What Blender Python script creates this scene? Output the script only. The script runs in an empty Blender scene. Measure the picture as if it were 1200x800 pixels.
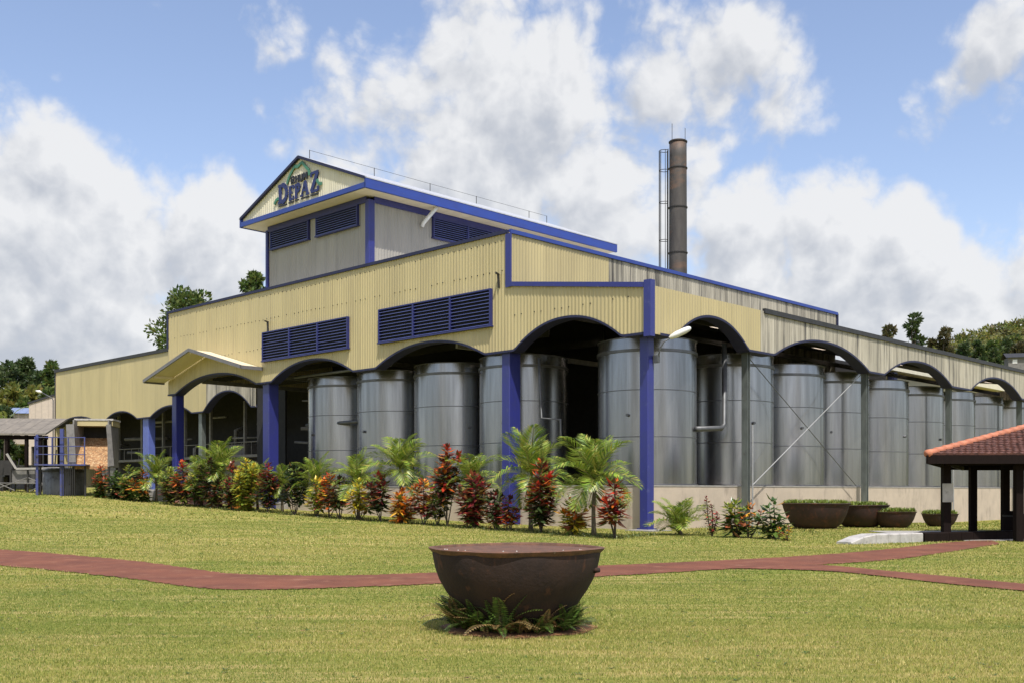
import bpy, math, random
import numpy as np
from mathutils import Vector, Matrix
random.seed(7); np.random.seed(7)
S = bpy.context.scene
COL = S.collection
# ------------------------------------------------------------------ camera
FPX, HORIZON = 1235.0, 575.0          # focal length in pixels of a 1200 px wide frame
cam = bpy.data.cameras.new('camera'); cam_o = bpy.data.objects.new('camera', cam); COL.objects.link(cam_o)
cam.sensor_width = 36.0; cam.lens = 36.0 * FPX / 1200
cam.shift_y = (HORIZON - 400) / 1200
cam.clip_end = 6000; cam.clip_start = 0.1
EYE = 1.6
cam_o.location = (0, 0, EYE); cam_o.rotation_euler = (math.radians(90), 0, 0)
S.camera = cam_o
# ------------------------------------------------------------------ light
SUN_EL, SUN_AZ = math.radians(61), math.radians(12)     # azimuth to the right of "behind the camera"
to_sun = Vector((math.sin(SUN_AZ) * math.cos(SUN_EL), -math.cos(SUN_AZ) * math.cos(SUN_EL), math.sin(SUN_EL)))
sun = bpy.data.lights.new('sun', 'SUN'); sun.energy = 4.2; sun.angle = math.radians(0.5); sun.color = (1, .955, .88)
sun_o = bpy.data.objects.new('sun', sun); COL.objects.link(sun_o)
sun_o.rotation_euler = (-to_sun).to_track_quat('-Z', 'Y').to_euler()
S.view_settings.view_transform = 'Standard'; S.view_settings.look = 'None'
S.view_settings.exposure = 0.28; S.view_settings.gamma = 1
S.view_settings.use_curve_mapping = False
# ------------------------------------------------------------------ sky
world = bpy.data.worlds.new('World'); S.world = world; world.use_nodes = True
def build_sky():
    nt = world.node_tree; N = nt.nodes; L = nt.links
    for n in list(N): N.remove(n)
    out = N.new('ShaderNodeOutputWorld'); bg = N.new('ShaderNodeBackground'); bg.inputs['Strength'].default_value = 0.15
    L.new(bg.outputs[0], out.inputs[0])
    sky = N.new('ShaderNodeTexSky'); sky.sky_type = 'NISHITA'; sky.sun_disc = False
    sky.sun_elevation = SUN_EL; sky.sun_rotation = math.pi - SUN_AZ
    sky.altitude = 0; sky.air_density = 1.0; sky.dust_density = 1.3; sky.ozone_density = 2.6
    tc = N.new('ShaderNodeTexCoord'); nrm = N.new('ShaderNodeVectorMath'); nrm.operation = 'NORMALIZE'
    L.new(tc.outputs['Generated'], nrm.inputs[0])
    # cumulus banks: direction (as px in the 1200x800 frame), angular radius px, strength
    banks = [(40,320,190,1.0),(130,300,120,.8),(60,230,110,.75),(150,400,150,.7),(255,290,105,.85),(225,345,100,.7),(10,400,170,.7),
             (390,160,110,.52),(330,25,80,.44),(400,60,70,.38),(470,120,95,.5),(440,210,110,.5),(760,120,130,.55),(520,200,120,.6),(820,120,90,.45),(560,70,115,.62),(640,130,140,.75),(600,210,130,.7),(700,230,140,.78),(560,20,90,.5),
             (760,250,100,.6),(815,190,52,.62),(850,60,95,.50),(780,40,70,.45),(920,110,80,.38),(700,20,60,.3),
             (870,270,95,.6),(960,290,110,.8),(1050,300,90,.85),(1010,360,140,.85),(1130,370,110,.7),(900,350,120,.75),(1170,30,65,.5),(1085,130,70,.22),(1215,320,60,.6),
             (400,380,150,.6),(1300,420,150,.8)]
    cents = []
    for (px, py, r, w) in banks:
        v = Vector(((px-600)/FPX, 1, (HORIZON-py)/FPX)).normalized(); cents.append((v, r/FPX*1.15, w))
    rnd = random.Random(3)
    for k in range(16):                                   # the same kind of cloud all round the sky
        az = math.radians(rnd.uniform(45, 315)); el = math.radians(rnd.choice([8, 12, 18, 25, 38, 55]) + rnd.uniform(-4, 4))
        v = Vector((math.sin(az)*math.cos(el), math.cos(az)*math.cos(el), math.sin(el)))
        cents.append((v, rnd.uniform(.16, .30), rnd.uniform(.5, .9)))
    def math_n(op, a, b=None, clamp=False):
        m = N.new('ShaderNodeMath'); m.operation = op; m.use_clamp = clamp
        for i, q in enumerate((a, b)):
            if q is None: continue
            if isinstance(q, (int, float)): m.inputs[i].default_value = q
            else: L.new(q, m.inputs[i])
        return m.outputs[0]
    def field(vec, detail):
        nz = N.new('ShaderNodeTexNoise'); nz.inputs['Scale'].default_value = 7.5; nz.inputs['Detail'].default_value = detail
        nz.inputs['Roughness'].default_value = .60; nz.inputs['Distortion'].default_value = .35
        L.new(vec, nz.inputs['Vector'])
        def billow(sc, det):
            q = N.new('ShaderNodeTexNoise'); q.inputs['Scale'].default_value = sc; q.inputs['Detail'].default_value = det; q.inputs['Distortion'].default_value = .15
            L.new(vec, q.inputs['Vector'])
            return math_n('ABSOLUTE', math_n('SUBTRACT', q.outputs['Fac'], .5))
        puff = math_n('ADD', math_n('MULTIPLY', billow(13, 2), 1.15), math_n('MULTIPLY', billow(34, 4), .80))
        acc = None
        for c, r, w in cents:
            d = N.new('ShaderNodeVectorMath'); d.operation = 'DISTANCE'; d.inputs[1].default_value = c; L.new(vec, d.inputs[0])
            mr = N.new('ShaderNodeMapRange'); mr.interpolation_type = 'SMOOTHSTEP'
            mr.inputs['From Min'].default_value = r; mr.inputs['From Max'].default_value = r*.15
            mr.inputs['To Min'].default_value = 0; mr.inputs['To Max'].default_value = w
            L.new(d.outputs['Value'], mr.inputs['Value'])
            acc = mr.outputs[0] if acc is None else math_n('MAXIMUM', acc, mr.outputs[0])
        n = math_n('MULTIPLY', math_n('SUBTRACT', nz.outputs['Fac'], .5), 1.45)
        n2 = math_n('SUBTRACT', puff, .19)
        return math_n('ADD', math_n('ADD', acc, n), n2)
    v0 = nrm.outputs[0]
    f0 = field(v0, 9)
    off = N.new('ShaderNodeVectorMath'); off.operation = 'ADD'; off.inputs[1].default_value = (.010, 0, .026); L.new(v0, off.inputs[0])
    f1 = field(off.outputs[0], 4)
    cov = N.new('ShaderNodeMapRange'); cov.interpolation_type = 'SMOOTHSTEP'
    cov.inputs['From Min'].default_value = .10; cov.inputs['From Max'].default_value = .50; L.new(f0, cov.inputs['Value'])
    # light falls from above: thick cloud overhead darkens
    lit = N.new('ShaderNodeMapRange'); lit.inputs['From Min'].default_value = -.30; lit.inputs['From Max'].default_value = .34
    L.new(math_n('SUBTRACT', f0, f1), lit.inputs['Value'])
    thick = N.new('ShaderNodeMapRange'); thick.inputs['From Min'].default_value = .45; thick.inputs['From Max'].default_value = 1.25
    thick.inputs['To Min'].default_value = 0; thick.inputs['To Max'].default_value = .34; L.new(f1, thick.inputs['Value'])
    br = math_n('SUBTRACT', math_n('ADD', math_n('MULTIPLY', lit.outputs[0], .60), .52), thick.outputs[0], True)
    ramp = N.new('ShaderNodeValToRGB'); L.new(br, ramp.inputs[0])
    e = ramp.color_ramp.elements
    e[0].position = 0; e[0].color = (2.3, 2.6, 3.15, 1); e[1].position = 1; e[1].color = (4.75, 4.78, 4.85, 1)
    m1 = e.new(.45); m1.color = (3.15, 3.3, 3.6, 1)
    mix = N.new('ShaderNodeMix'); mix.data_type = 'RGBA'; L.new(math_n('MULTIPLY', cov.outputs[0], .96), mix.inputs['Factor'])
    tint = N.new('ShaderNodeMix'); tint.data_type = 'RGBA'; tint.blend_type = 'MULTIPLY'; tint.inputs['Factor'].default_value = 1
    tint.inputs['B'].default_value = (1.36, 1.19, 1.13, 1); L.new(sky.outputs[0], tint.inputs['A'])
    L.new(tint.outputs['Result'], mix.inputs['A']); L.new(ramp.outputs[0], mix.inputs['B'])
    L.new(mix.outputs['Result'], bg.inputs['Color'])
build_sky()
# ------------------------------------------------------------------ helpers
def tag(o, label=None, cat=None, group=None, kind=None):
    if label: o['label'] = label
    if cat: o['category'] = cat
    if group: o['group'] = group
    if kind: o['kind'] = kind
    return o
def empty(name, loc=(0, 0, 0), rz=0, label=None, cat=None, group=None):
    o = bpy.data.objects.new(name, None); COL.objects.link(o); o.location = loc; o.rotation_euler = (0, 0, rz)
    o.empty_display_size = .3
    return tag(o, label, cat, group)
class MB:
    def __init__(s): s.v = []; s.f = []
    def add(s, vs, fs):
        n = len(s.v); s.v += [tuple(v) for v in vs]; s.f += [tuple(i+n for i in f) for f in fs]; return s
    def box(s, x0, x1, y0, y1, z0, z1):
        return s.add([(x0,y0,z0),(x1,y0,z0),(x1,y1,z0),(x0,y1,z0),(x0,y0,z1),(x1,y0,z1),(x1,y1,z1),(x0,y1,z1)],
                     [(0,3,2,1),(4,5,6,7),(0,1,5,4),(1,2,6,5),(2,3,7,6),(3,0,4,7)])
    def bar(s, p, q, w, h=None, up=(0, 0, 1)):
        p = Vector(p); q = Vector(q); d = (q-p).normalized(); h = h or w; up = Vector(up)
        if abs(d.dot(up)) > .99: up = Vector((1, 0, 0))
        r = d.cross(up).normalized(); u = r.cross(d)
        vs = []
        for c in (p, q):
            for (i, j) in ((-1,-1),(1,-1),(1,1),(-1,1)): vs.append(c + r*(w/2*i) + u*(h/2*j))
        return s.add(vs, [(0,3,2,1),(4,5,6,7),(0,1,5,4),(1,2,6,5),(2,3,7,6),(3,0,4,7)])
    def tube(s, pts, r, n=8, cap=True):
        pts = [Vector(p) for p in pts]; m = len(pts)
        rr = r if isinstance(r, (list, tuple)) else [r]*m
        base = len(s.v); prev = None
        for i, p in enumerate(pts):
            d = (pts[min(i+1, m-1)] - pts[max(i-1, 0)]).normalized()
            ref = Vector((0, 0, 1)) if abs(d.z) < .95 else Vector((1, 0, 0))
            if prev is not None: ref = prev
            a = (ref - d*ref.dot(d)).normalized(); prev = a; b = d.cross(a)
            for k in range(n):
                t = 2*math.pi*k/n; s.v.append(tuple(p + (a*math.cos(t) + b*math.sin(t))*rr[i]))
        for i in range(m-1):
            for k in range(n):
                a0 = base+i*n+k; a1 = base+i*n+(k+1) % n
                s.f.append((a0, a1, a1+n, a0+n))
        if cap:
            s.f.append(tuple(base+k for k in reversed(range(n)))); s.f.append(tuple(base+(m-1)*n+k for k in range(n)))
        return s
    def lathe(s, prof, n=32, c=(0, 0, 0), jit=0):
        base = len(s.v); m = len(prof)
        for (r, z) in prof:
            for k in range(n):
                t = 2*math.pi*k/n; q = r*(1 + (random.uniform(-jit, jit) if jit else 0))
                s.v.append((c[0]+q*math.cos(t), c[1]+q*math.sin(t), c[2]+z))
        for i in range(m-1):
            for k in range(n):
                a0 = base+i*n+k; a1 = base+i*n+(k+1) % n; s.f.append((a0, a1, a1+n, a0+n))
        return s
    def build(s, name, mat, parent=None, smooth=False):
        me = bpy.data.meshes.new(name); me.from_pydata(s.v, [], s.f); me.update()
        if smooth: me.polygons.foreach_set('use_smooth', [True]*len(me.polygons))
        return link(name, me, mat, parent)
def link(name, me, mat=None, parent=None):
    if mat is not None:
        me.materials.clear(); me.materials.append(mat)
    o = bpy.data.objects.new(name, me); COL.objects.link(o)
    if parent is not None: o.parent = parent
    return o
def sharp(o, ang=35):
    try: o.data.set_sharp_from_angle(angle=math.radians(ang))
    except Exception: pass
    return o
# ------------------------------------------------------------------ materials
def material(name, c1, c2=None, rough=.6, metal=0, scale=3.0, stretch=(1, 1, 1), bump=0, bscale=40, detail=6, rnd=0,
             c3=None, s3=8, t3=(.58, .72), st3=(1, 1, 1), spec=.5, rvar=0, contrast=(.35, .65), world=False, bstretch=(1,1,1)):
    m = bpy.data.materials.new(name); m.use_nodes = True; nt = m.node_tree; N = nt.nodes; L = nt.links
    b = N['Principled BSDF']; b.inputs['Roughness'].default_value = rough; b.inputs['Metallic'].default_value = metal
    b.inputs['Specular IOR Level'].default_value = spec
    tc = N.new('ShaderNodeTexCoord')
    co = tc.outputs['Object']
    if world:
        ge = N.new('ShaderNodeNewGeometry'); co = ge.outputs['Position']
    def noise(sc, st, det):
        mp = N.new('ShaderNodeMapping'); mp.inputs['Scale'].default_value = st; L.new(co, mp.inputs['Vector'])
        nz = N.new('ShaderNodeTexNoise'); nz.inputs['Scale'].default_value = sc; nz.inputs['Detail'].default_value = det
        nz.inputs['Roughness'].default_value = .62
        L.new(mp.outputs[0], nz.inputs['Vector']); return nz.outputs['Fac']
    def ramp(fac, lo, hi):
        r = N.new('ShaderNodeMapRange'); r.inputs['From Min'].default_value = lo; r.inputs['From Max'].default_value = hi
        L.new(fac, r.inputs['Value']); return r.outputs[0]
    def mix(fac, a, bb):
        x = N.new('ShaderNodeMix'); x.data_type = 'RGBA'
        if isinstance(fac, float): x.inputs['Factor'].default_value = fac
        else: L.new(fac, x.inputs['Factor'])
        for q, sck in ((a, 'A'), (bb, 'B')):
            if isinstance(q, tuple): x.inputs[sck].default_value = (*q, 1)
            else: L.new(q, x.inputs[sck])
        return x.outputs['Result']
    n1 = noise(scale, stretch, detail)
    c2 = c2 or tuple(v*.8 for v in c1)
    col = mix(ramp(n1, *contrast), c1, c2)
    if c3:
        col = mix(ramp(noise(s3, st3, 7), *t3), col, c3)
    if rnd:
        oi = N.new('ShaderNodeObjectInfo'); hs = N.new('ShaderNodeHueSaturation')
        r = N.new('ShaderNodeMapRange'); r.inputs['To Min'].default_value = 1-rnd; r.inputs['To Max'].default_value = 1+rnd
        L.new(oi.outputs['Random'], r.inputs['Value']); L.new(r.outputs[0], hs.inputs['Value']); L.new(col, hs.inputs['Color']); col = hs.outputs[0]
    L.new(col, b.inputs['Base Color'])
    if rvar:
        r = N.new('ShaderNodeMapRange'); r.inputs['To Min'].default_value = rough-rvar; r.inputs['To Max'].default_value = rough+rvar
        L.new(n1, r.inputs['Value']); L.new(r.outputs[0], b.inputs['Roughness'])
    if bump:
        bp = N.new('ShaderNodeBump'); bp.inputs['Strength'].default_value = bump; bp.inputs['Distance'].default_value = .02
        L.new(noise(bscale, bstretch, 5), bp.inputs['Height']); L.new(bp.outputs[0], b.inputs['Normal'])
    return m
def leaf_material(name, trans=.35, rough=.42):
    m = bpy.data.materials.new(name); m.use_nodes = True; nt = m.node_tree; N = nt.nodes; L = nt.links
    b = N['Principled BSDF']; b.inputs['Roughness'].default_value = rough
    at = N.new('ShaderNodeAttribute'); at.attribute_name = 'leafcol'
    L.new(at.outputs['Color'], b.inputs['Base Color'])
    tr = N.new('ShaderNodeBsdfTranslucent'); L.new(at.outputs['Color'], tr.inputs['Color'])
    mx = N.new('ShaderNodeMixShader'); mx.inputs[0].default_value = trans
    L.new(b.outputs[0], mx.inputs[1]); L.new(tr.outputs[0], mx.inputs[2])
    L.new(mx.outputs[0], N['Material Output'].inputs['Surface'])
    return m
M = {}
M['cream'] = material('cream_sheet_paint', (.475,.40,.205), (.41,.345,.18), .45, scale=.8, stretch=(1,1,.25), rnd=.06, c3=(.33,.27,.15), s3=1.3, t3=(.54,.82), st3=(3,3,.16), contrast=(.3,.7))
M['weathered'] = material('weathered_sheet', (.43,.40,.32), (.31,.285,.225), .7, scale=1.3, stretch=(3,3,.3), rnd=.10, c3=(.05,.047,.043), s3=1.1, t3=(.49,.66), st3=(3,3,.12))
M['palegrey'] = material('pale_grey_sheet', (.33,.31,.27), (.28,.265,.235), .55, scale=.8, stretch=(2,2,.3), rnd=.05, c3=(.24,.22,.2), s3=2, t3=(.6,.85), st3=(3,3,.2))
M['gable'] = material('gable_sheet', (.66,.62,.47), (.58,.54,.41), .5, scale=1, stretch=(2,2,.4), rnd=.05)
M['pink'] = material('pinkish_sheet', (.52,.44,.36), (.45,.38,.32), .6, rnd=.05)
M['blue'] = material('blue_paint', (.024,.029,.185), (.026,.032,.155), .42, scale=1.5, rnd=.06, c3=(.06,.07,.20), s3=4, t3=(.6,.8))
M['bluefascia'] = material('blue_fascia_paint', (.022,.055,.29), (.026,.048,.23), .45, scale=1.2, stretch=(1,1,3), c3=(.22,.25,.36), s3=5, t3=(.68,.78))
M['louvreframe'] = material('louvre_frame_paint', (.022,.027,.14), (.02,.024,.11), .45)
M['slat'] = material('louvre_blue_paint', (.085,.105,.30), (.06,.075,.23), .4, rnd=.12)
M['darkblue'] = material('dark_blue_trim', (.012,.015,.060), (.010,.011,.042), .6)
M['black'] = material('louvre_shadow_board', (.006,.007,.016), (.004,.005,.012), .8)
M['darktrim'] = material('dark_trim', (.03,.03,.035), (.02,.02,.02), .6)
M['greytrim'] = material('grey_fascia', (.16,.155,.16), (.13,.125,.13), .5)
M['steel'] = material('galvanised_column', (.16,.18,.17), (.11,.125,.12), .45, metal=.3, scale=4, stretch=(1,1,.4), c3=(.09,.075,.06), s3=5, t3=(.62,.75))
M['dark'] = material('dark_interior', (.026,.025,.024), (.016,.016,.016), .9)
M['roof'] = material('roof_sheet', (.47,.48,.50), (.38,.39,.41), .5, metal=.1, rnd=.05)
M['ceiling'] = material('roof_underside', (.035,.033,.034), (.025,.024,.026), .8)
M['soffit'] = material('soffit_board', (.72,.63,.44), (.64,.55,.39), .6, scale=2, stretch=(1,.2,1), rnd=.05)
M['plinth'] = material('plinth_render', (.50,.42,.33), (.43,.36,.285), .85, scale=1.2, c3=(.30,.25,.20), s3=1.4, t3=(.55,.75), st3=(1.2,1.2,.5), bump=.25, bscale=30)
M['concrete'] = material('concrete', (.36,.34,.31), (.27,.26,.24), .9, scale=3, bump=.3)
M['tank'] = material('tank_steel', (.315,.32,.335), (.195,.198,.208), .25, metal=.92, scale=1.1, stretch=(1.6,1.6,.10), rnd=.07, c3=(.17,.165,.155), s3=2.2, t3=(.60,.84), st3=(2.5,2.5,.05), rvar=.08, bump=.34, bscale=1.7, bstretch=(1,1,.04))
M['tankband'] = material('tank_band_steel', (.17,.17,.18), (.12,.12,.125), .45, metal=.8, scale=3)
M['vat'] = material('vat_steel', (.19,.19,.19), (.12,.12,.12), .55, metal=.3, scale=2, stretch=(2,2,.3), c3=(.07,.065,.06), s3=3, t3=(.52,.7))
M['pipe'] = material('pipe_grey', (.12,.125,.13), (.08,.082,.085), .5, metal=.4)
M['rod'] = material('brace_rod', (.42,.42,.42), (.34,.34,.34), .45, metal=.4)
M['chimney'] = material('chimney_steel', (.075,.068,.06), (.05,.045,.042), .65, metal=.2, scale=1.2, stretch=(2,2,.5), c3=(.22,.115,.06), s3=.30, t3=(.52,.70), st3=(.5,.5,1))
M['iron'] = material('black_iron', (.04,.038,.036), (.03,.028,.026), .6, metal=.3)
M['rust'] = material('rusty_cast_iron', (.046,.027,.020), (.027,.018,.015), .85, spec=.3, metal=.05, scale=2.5, stretch=(1,1,.5), c3=(.15,.062,.03), s3=5, t3=(.60,.80), st3=(1,1,.6), bump=.35, bscale=22)
M['planter'] = material('planter_rust', (.042,.018,.014), (.026,.014,.011), .8, scale=3, c3=(.10,.034,.02), s3=4, t3=(.54,.74), bump=.3, bscale=18)
M['rustrim'] = material('rusty_rim', (.16,.075,.042), (.085,.044,.028), .8, scale=9, c3=(.30,.22,.16), s3=18, t3=(.64,.74), bump=.5, bscale=35)
M['lampwhite'] = material('lamp_white', (.72,.72,.70), (.62,.62,.60), .35)
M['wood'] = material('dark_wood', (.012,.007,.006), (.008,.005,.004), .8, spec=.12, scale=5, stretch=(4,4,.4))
M['tile'] = material('clay_tile', (.155,.072,.054), (.105,.05,.042), .9, spec=.2, scale=7, c3=(.055,.034,.03), s3=6, t3=(.48,.66), rnd=.1, bump=.2)
M['ridgetile'] = material('clay_ridge_tile', (.50,.19,.10), (.40,.14,.08), .7, scale=5, rnd=.1)
M['path'] = material('red_asphalt_path', (.205,.080,.048), (.135,.054,.036), .9, spec=.2, scale=.9, c3=(.27,.135,.085), s3=2.2, t3=(.55,.75), bump=.5, bscale=120, world=True)
M['white'] = material('worn_white_paint', (.46,.44,.41), (.34,.325,.30), .7, scale=4, c3=(.22,.21,.19), s3=5, t3=(.58,.7), bump=.2)
M['soil'] = material('bare_soil', (.25,.115,.045), (.14,.07,.032), .95, scale=6, bump=.6, bscale=25)
M['bark'] = material('palm_bark', (.12,.095,.06), (.08,.065,.045), .85, scale=6, stretch=(1,1,5), bump=.4, bscale=18)
M['stem'] = material('shrub_stem', (.075,.06,.045), (.05,.04,.03), .85, scale=8)
M['letterblue'] = material('sign_blue', (.016,.026,.11), (.02,.03,.13), .6)
M['letterwhite'] = material('sign_silver', (.40,.43,.50), (.36,.39,.46), .45)
M['letterblack'] = material('sign_black', (.014,.014,.018), None, .45)
M['signgreen'] = material('sign_green', (.05,.20,.12), (.06,.16,.1), .5)
M['bagasse'] = material('cane_bagasse', (.40,.22,.10), (.20,.11,.055), .95, scale=5, c3=(.50,.36,.20), s3=9, t3=(.52,.62), bump=.8, bscale=20)
M['machine'] = material('machine_grey', (.20,.19,.175), (.13,.125,.12), .7, scale=3, rnd=.2)
M['paleblue'] = material('pale_blue_paint', (.10,.14,.42), (.09,.12,.36), .5)
M['railblue'] = material('rail_blue_paint', (.05,.065,.22), (.04,.05,.16), .55, c3=(.10,.09,.09), s3=3, t3=(.5,.7))
M['shedroof'] = material('old_fibre_roof', (.21,.185,.15), (.14,.125,.105), .9, scale=2, stretch=(1,1,1))
M['redwhite'] = material('red_painted_block', (.36,.10,.09), (.45,.30,.27), .8, scale=3)
M['orange'] = material('orange_plastic', (.55,.20,.03), (.45,.15,.03), .5)
M['blueroof'] = material('blue_tin_roof', (.20,.25,.38), (.16,.20,.32), .5)
M['hill'] = material('hill_vegetation', (.07,.085,.022), (.04,.055,.016), .95, scale=.06, c3=(.13,.12,.03), s3=.11, t3=(.48,.66), world=True)
M['leaf'] = leaf_material('leaf', .30, .34); M['treeleaf'] = leaf_material('tree_leaf', .42, .5); M['blade'] = leaf_material('grass_blade', .35, .6)
def translucent_panel():
    m = bpy.data.materials.new('translucent_skylight'); m.use_nodes = True; N = m.node_tree.nodes; L = m.node_tree.links
    t = N.new('ShaderNodeBsdfTranslucent'); nz = N.new('ShaderNodeTexNoise'); nz.inputs['Scale'].default_value = 2
    r = N.new('ShaderNodeValToRGB'); r.color_ramp.elements[0].color = (.75,.66,.55,1); r.color_ramp.elements[1].color = (.9,.85,.78,1)
    L.new(nz.outputs['Fac'], r.inputs[0]); L.new(r.outputs[0], t.inputs['Color']); L.new(t.outputs[0], N['Material Output'].inputs['Surface'])
    return m
M['skylight'] = translucent_panel()
def lawn_material():
    m = bpy.data.materials.new('mown_lawn'); m.use_nodes = True; nt = m.node_tree; N = nt.nodes; L = nt.links
    b = N['Principled BSDF']; b.inputs['Roughness'].default_value = .95; b.inputs['Specular IOR Level'].default_value = .15
    g = N.new('ShaderNodeNewGeometry')
    def noise(sc, det=6, st=(1,1,1)):
        mp = N.new('ShaderNodeMapping'); mp.inputs['Scale'].default_value = st; L.new(g.outputs['Position'], mp.inputs['Vector'])
        n = N.new('ShaderNodeTexNoise'); n.inputs['Scale'].default_value = sc; n.inputs['Detail'].default_value = det; n.inputs['Roughness'].default_value = .65
        L.new(mp.outputs[0], n.inputs['Vector']); return n.outputs['Fac']
    def rng(f, a, c):
        r = N.new('ShaderNodeMapRange'); r.inputs['From Min'].default_value = a; r.inputs['From Max'].default_value = c; L.new(f, r.inputs['Value']); return r.outputs[0]
    def mix(f, a, c):
        x = N.new('ShaderNodeMix'); x.data_type = 'RGBA'; L.new(f, x.inputs['Factor'])
        for q, k in ((a, 'A'), (c, 'B')):
            if isinstance(q, tuple): x.inputs[k].default_value = (*q, 1)
            else: L.new(q, x.inputs[k])
        return x.outputs['Result']
    c = mix(rng(noise(.35), .35, .65), (.165,.200,.034), (.30,.275,.068))
    c = mix(rng(noise(1.3, 5, (.22,1.8,1)), .48, .66), c, (.43,.34,.13))
    c = mix(rng(noise(.22, 4), .58, .72), c, (.135,.175,.033))
    c = mix(rng(noise(14, 8), .50, .75), c, (.105,.125,.026))
    L.new(c, b.inputs['Base Color'])
    bp = N.new('ShaderNodeBump'); bp.inputs['Strength'].default_value = .8; bp.inputs['Distance'].default_value = .05
    L.new(noise(28, 6), bp.inputs['Height']); L.new(bp.outputs[0], b.inputs['Normal'])
    return m
M['lawn'] = lawn_material()
# ------------------------------------------------------------------ ground
def sm(t):
    t = np.clip(t, 0, 1); return t*t*(3-2*t)
def ground_z(x, y):
    x = np.asarray(x, float); y = np.asarray(y, float)
    u = np.clip((y-24)/56, 0, 1); v = np.clip((6-x)/40, 0, 1)
    u = u*u/(u+.06)*1.06; v = v*v/(v+.06)*1.06
    z = 1.9*u*v
    z = z - .34*sm((y-44)/24)*sm((x-6)/22)
    return z
def gz(x, y): return float(ground_z(x, y))
def hit(px, py, dz=0):
    """the ground point seen at a pixel of the 1200x800 frame"""
    y = EYE*FPX/max(py-HORIZON, 4)
    for _ in range(30):
        x = (px-600)/FPX*y; y = .5*y + .5*(EYE-gz(x, y)-dz)*FPX/max(py-HORIZON, 4)
    return (px-600)/FPX*y, y
def axis(vals): return np.array(sorted(set(np.round(np.concatenate(vals), 3))))
xs = axis([np.arange(-70, 71, 1.0), np.array([-3000,-1500,-800,-400,-250,-180,-130,-100,-85, 85,100,130,180,250,400,800,1500,3000.])])
ys = axis([np.arange(-6, 112, 1.0), np.array([-600,-200,-80,-30,-15, 120,135,150,180,230,300,400,600,900,1500,3000,5000.])])
GX, GY = np.meshgrid(xs, ys); GZ = ground_z(GX, GY)
nx, ny = len(xs), len(ys)
idx = np.arange(nx*ny).reshape(ny, nx)
quads = np.stack([idx[:-1,:-1], idx[:-1,1:], idx[1:,1:], idx[1:,:-1]], -1).reshape(-1, 4)
me = bpy.data.meshes.new('ground'); me.from_pydata(np.stack([GX, GY, GZ], -1).reshape(-1, 3).tolist(), [], quads.tolist())
me.polygons.foreach_set('use_smooth', [True]*len(me.polygons))
tag(link('ground', me, M['lawn']), 'mown green and straw coloured lawn rising gently to the factory', 'lawn', kind='structure')
# red path: upper and lower edge seen in the frame, on the ground
def strip(name, top, bot, label, n=8, dz=.022):
    def dens(pl):
        out = []
        for (a, b) in zip(pl[:-1], pl[1:]):
            for k in range(n): out.append((a[0]+(b[0]-a[0])*k/n, a[1]+(b[1]-a[1])*k/n))
        return out + [pl[-1]]
    # smooth the corner points (Chaikin)
    def chai(pl):
        o = [pl[0]]
        for a, b in zip(pl[:-1], pl[1:]): o += [(a[0]*.75+b[0]*.25, a[1]*.75+b[1]*.25), (a[0]*.25+b[0]*.75, a[1]*.25+b[1]*.75)]
        return o + [pl[-1]]
    T = dens(chai(chai([hit(*p) for p in top]))); B = dens(chai(chai([hit(*p) for p in bot])))
    v = []; f = []; W = 7
    for i, (a, b) in enumerate(zip(T, B)):
        for k in range(W):
            t = k/(W-1); j = .035*math.sin(i*1.7)+.03*math.sin(i*.61+k)+random.uniform(-.04,.04) if k in (0, W-1) else 0
            x = a[0]*(1-t)+b[0]*t; y = a[1]*(1-t)+b[1]*t+j
            v.append((x, y, gz(x, y) + (dz if 0 < k < W-1 else dz-.006)))
    for i in range(len(T)-1):
        for k in range(W-1): f.append((i*W+k, i*W+k+1, (i+1)*W+k+1, (i+1)*W+k))
    me = bpy.data.meshes.new(name); me.from_pydata(v, [], f)
    bm_flip(me)
    return tag(link(name, me, M['path']), label, 'path', kind='structure'), T, B
def bm_flip(me):
    import bmesh
    bm = bmesh.new(); bm.from_mesh(me); bmesh.ops.recalc_face_normals(bm, faces=bm.faces)
    if sum(f.normal.z for f in bm.faces) < 0: bmesh.ops.reverse_faces(bm, faces=bm.faces)
    bm.to_mesh(me); bm.free()
p_main, PT, PB = strip('path',
    [(-260,622),(0,643),(145,655),(230,667),(275,673.5),(400,675),(510,671),(700,663),(860,656),(965,650),(1046,643),(1100,636),(1160,632)],
    [(-260,640),(0,662),(150,677),(225,689),(290,692),(420,688),(515,684),(700,676),(860,666),(973,661),(1047,656),(1100,648.5),(1172,637)],
    'red asphalt footpath bending across the lawn towards the tiled pavilion')
p_side, ST, SB = strip('path', [(850,659),(930,660.5),(985,663.5),(1030,668.5),(1115,676),(1200,685),(1420,705)], [(850,666),(930,667.5),(985,670),(1030,675),(1115,685),(1200,692.6),(1420,716)],
    'narrow branch of the red footpath running out past the pavilion', dz=.028)
def in_path(x, y):
    """mask of points on either path (numpy)"""
    m = np.zeros(len(x), bool)
    for T, B in ((PT, PB), (ST, SB)):
        T = np.array(T); B = np.array(B)
        for P in (T, B):
            o = np.argsort(P[:, 0]); P[:] = P[o]
        m |= (y < np.interp(x, T[:,0], T[:,1], left=-1, right=-1)-.07) & (y > np.interp(x, B[:,0], B[:,1], left=1e9, right=1e9)+.07)
    return m
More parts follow.
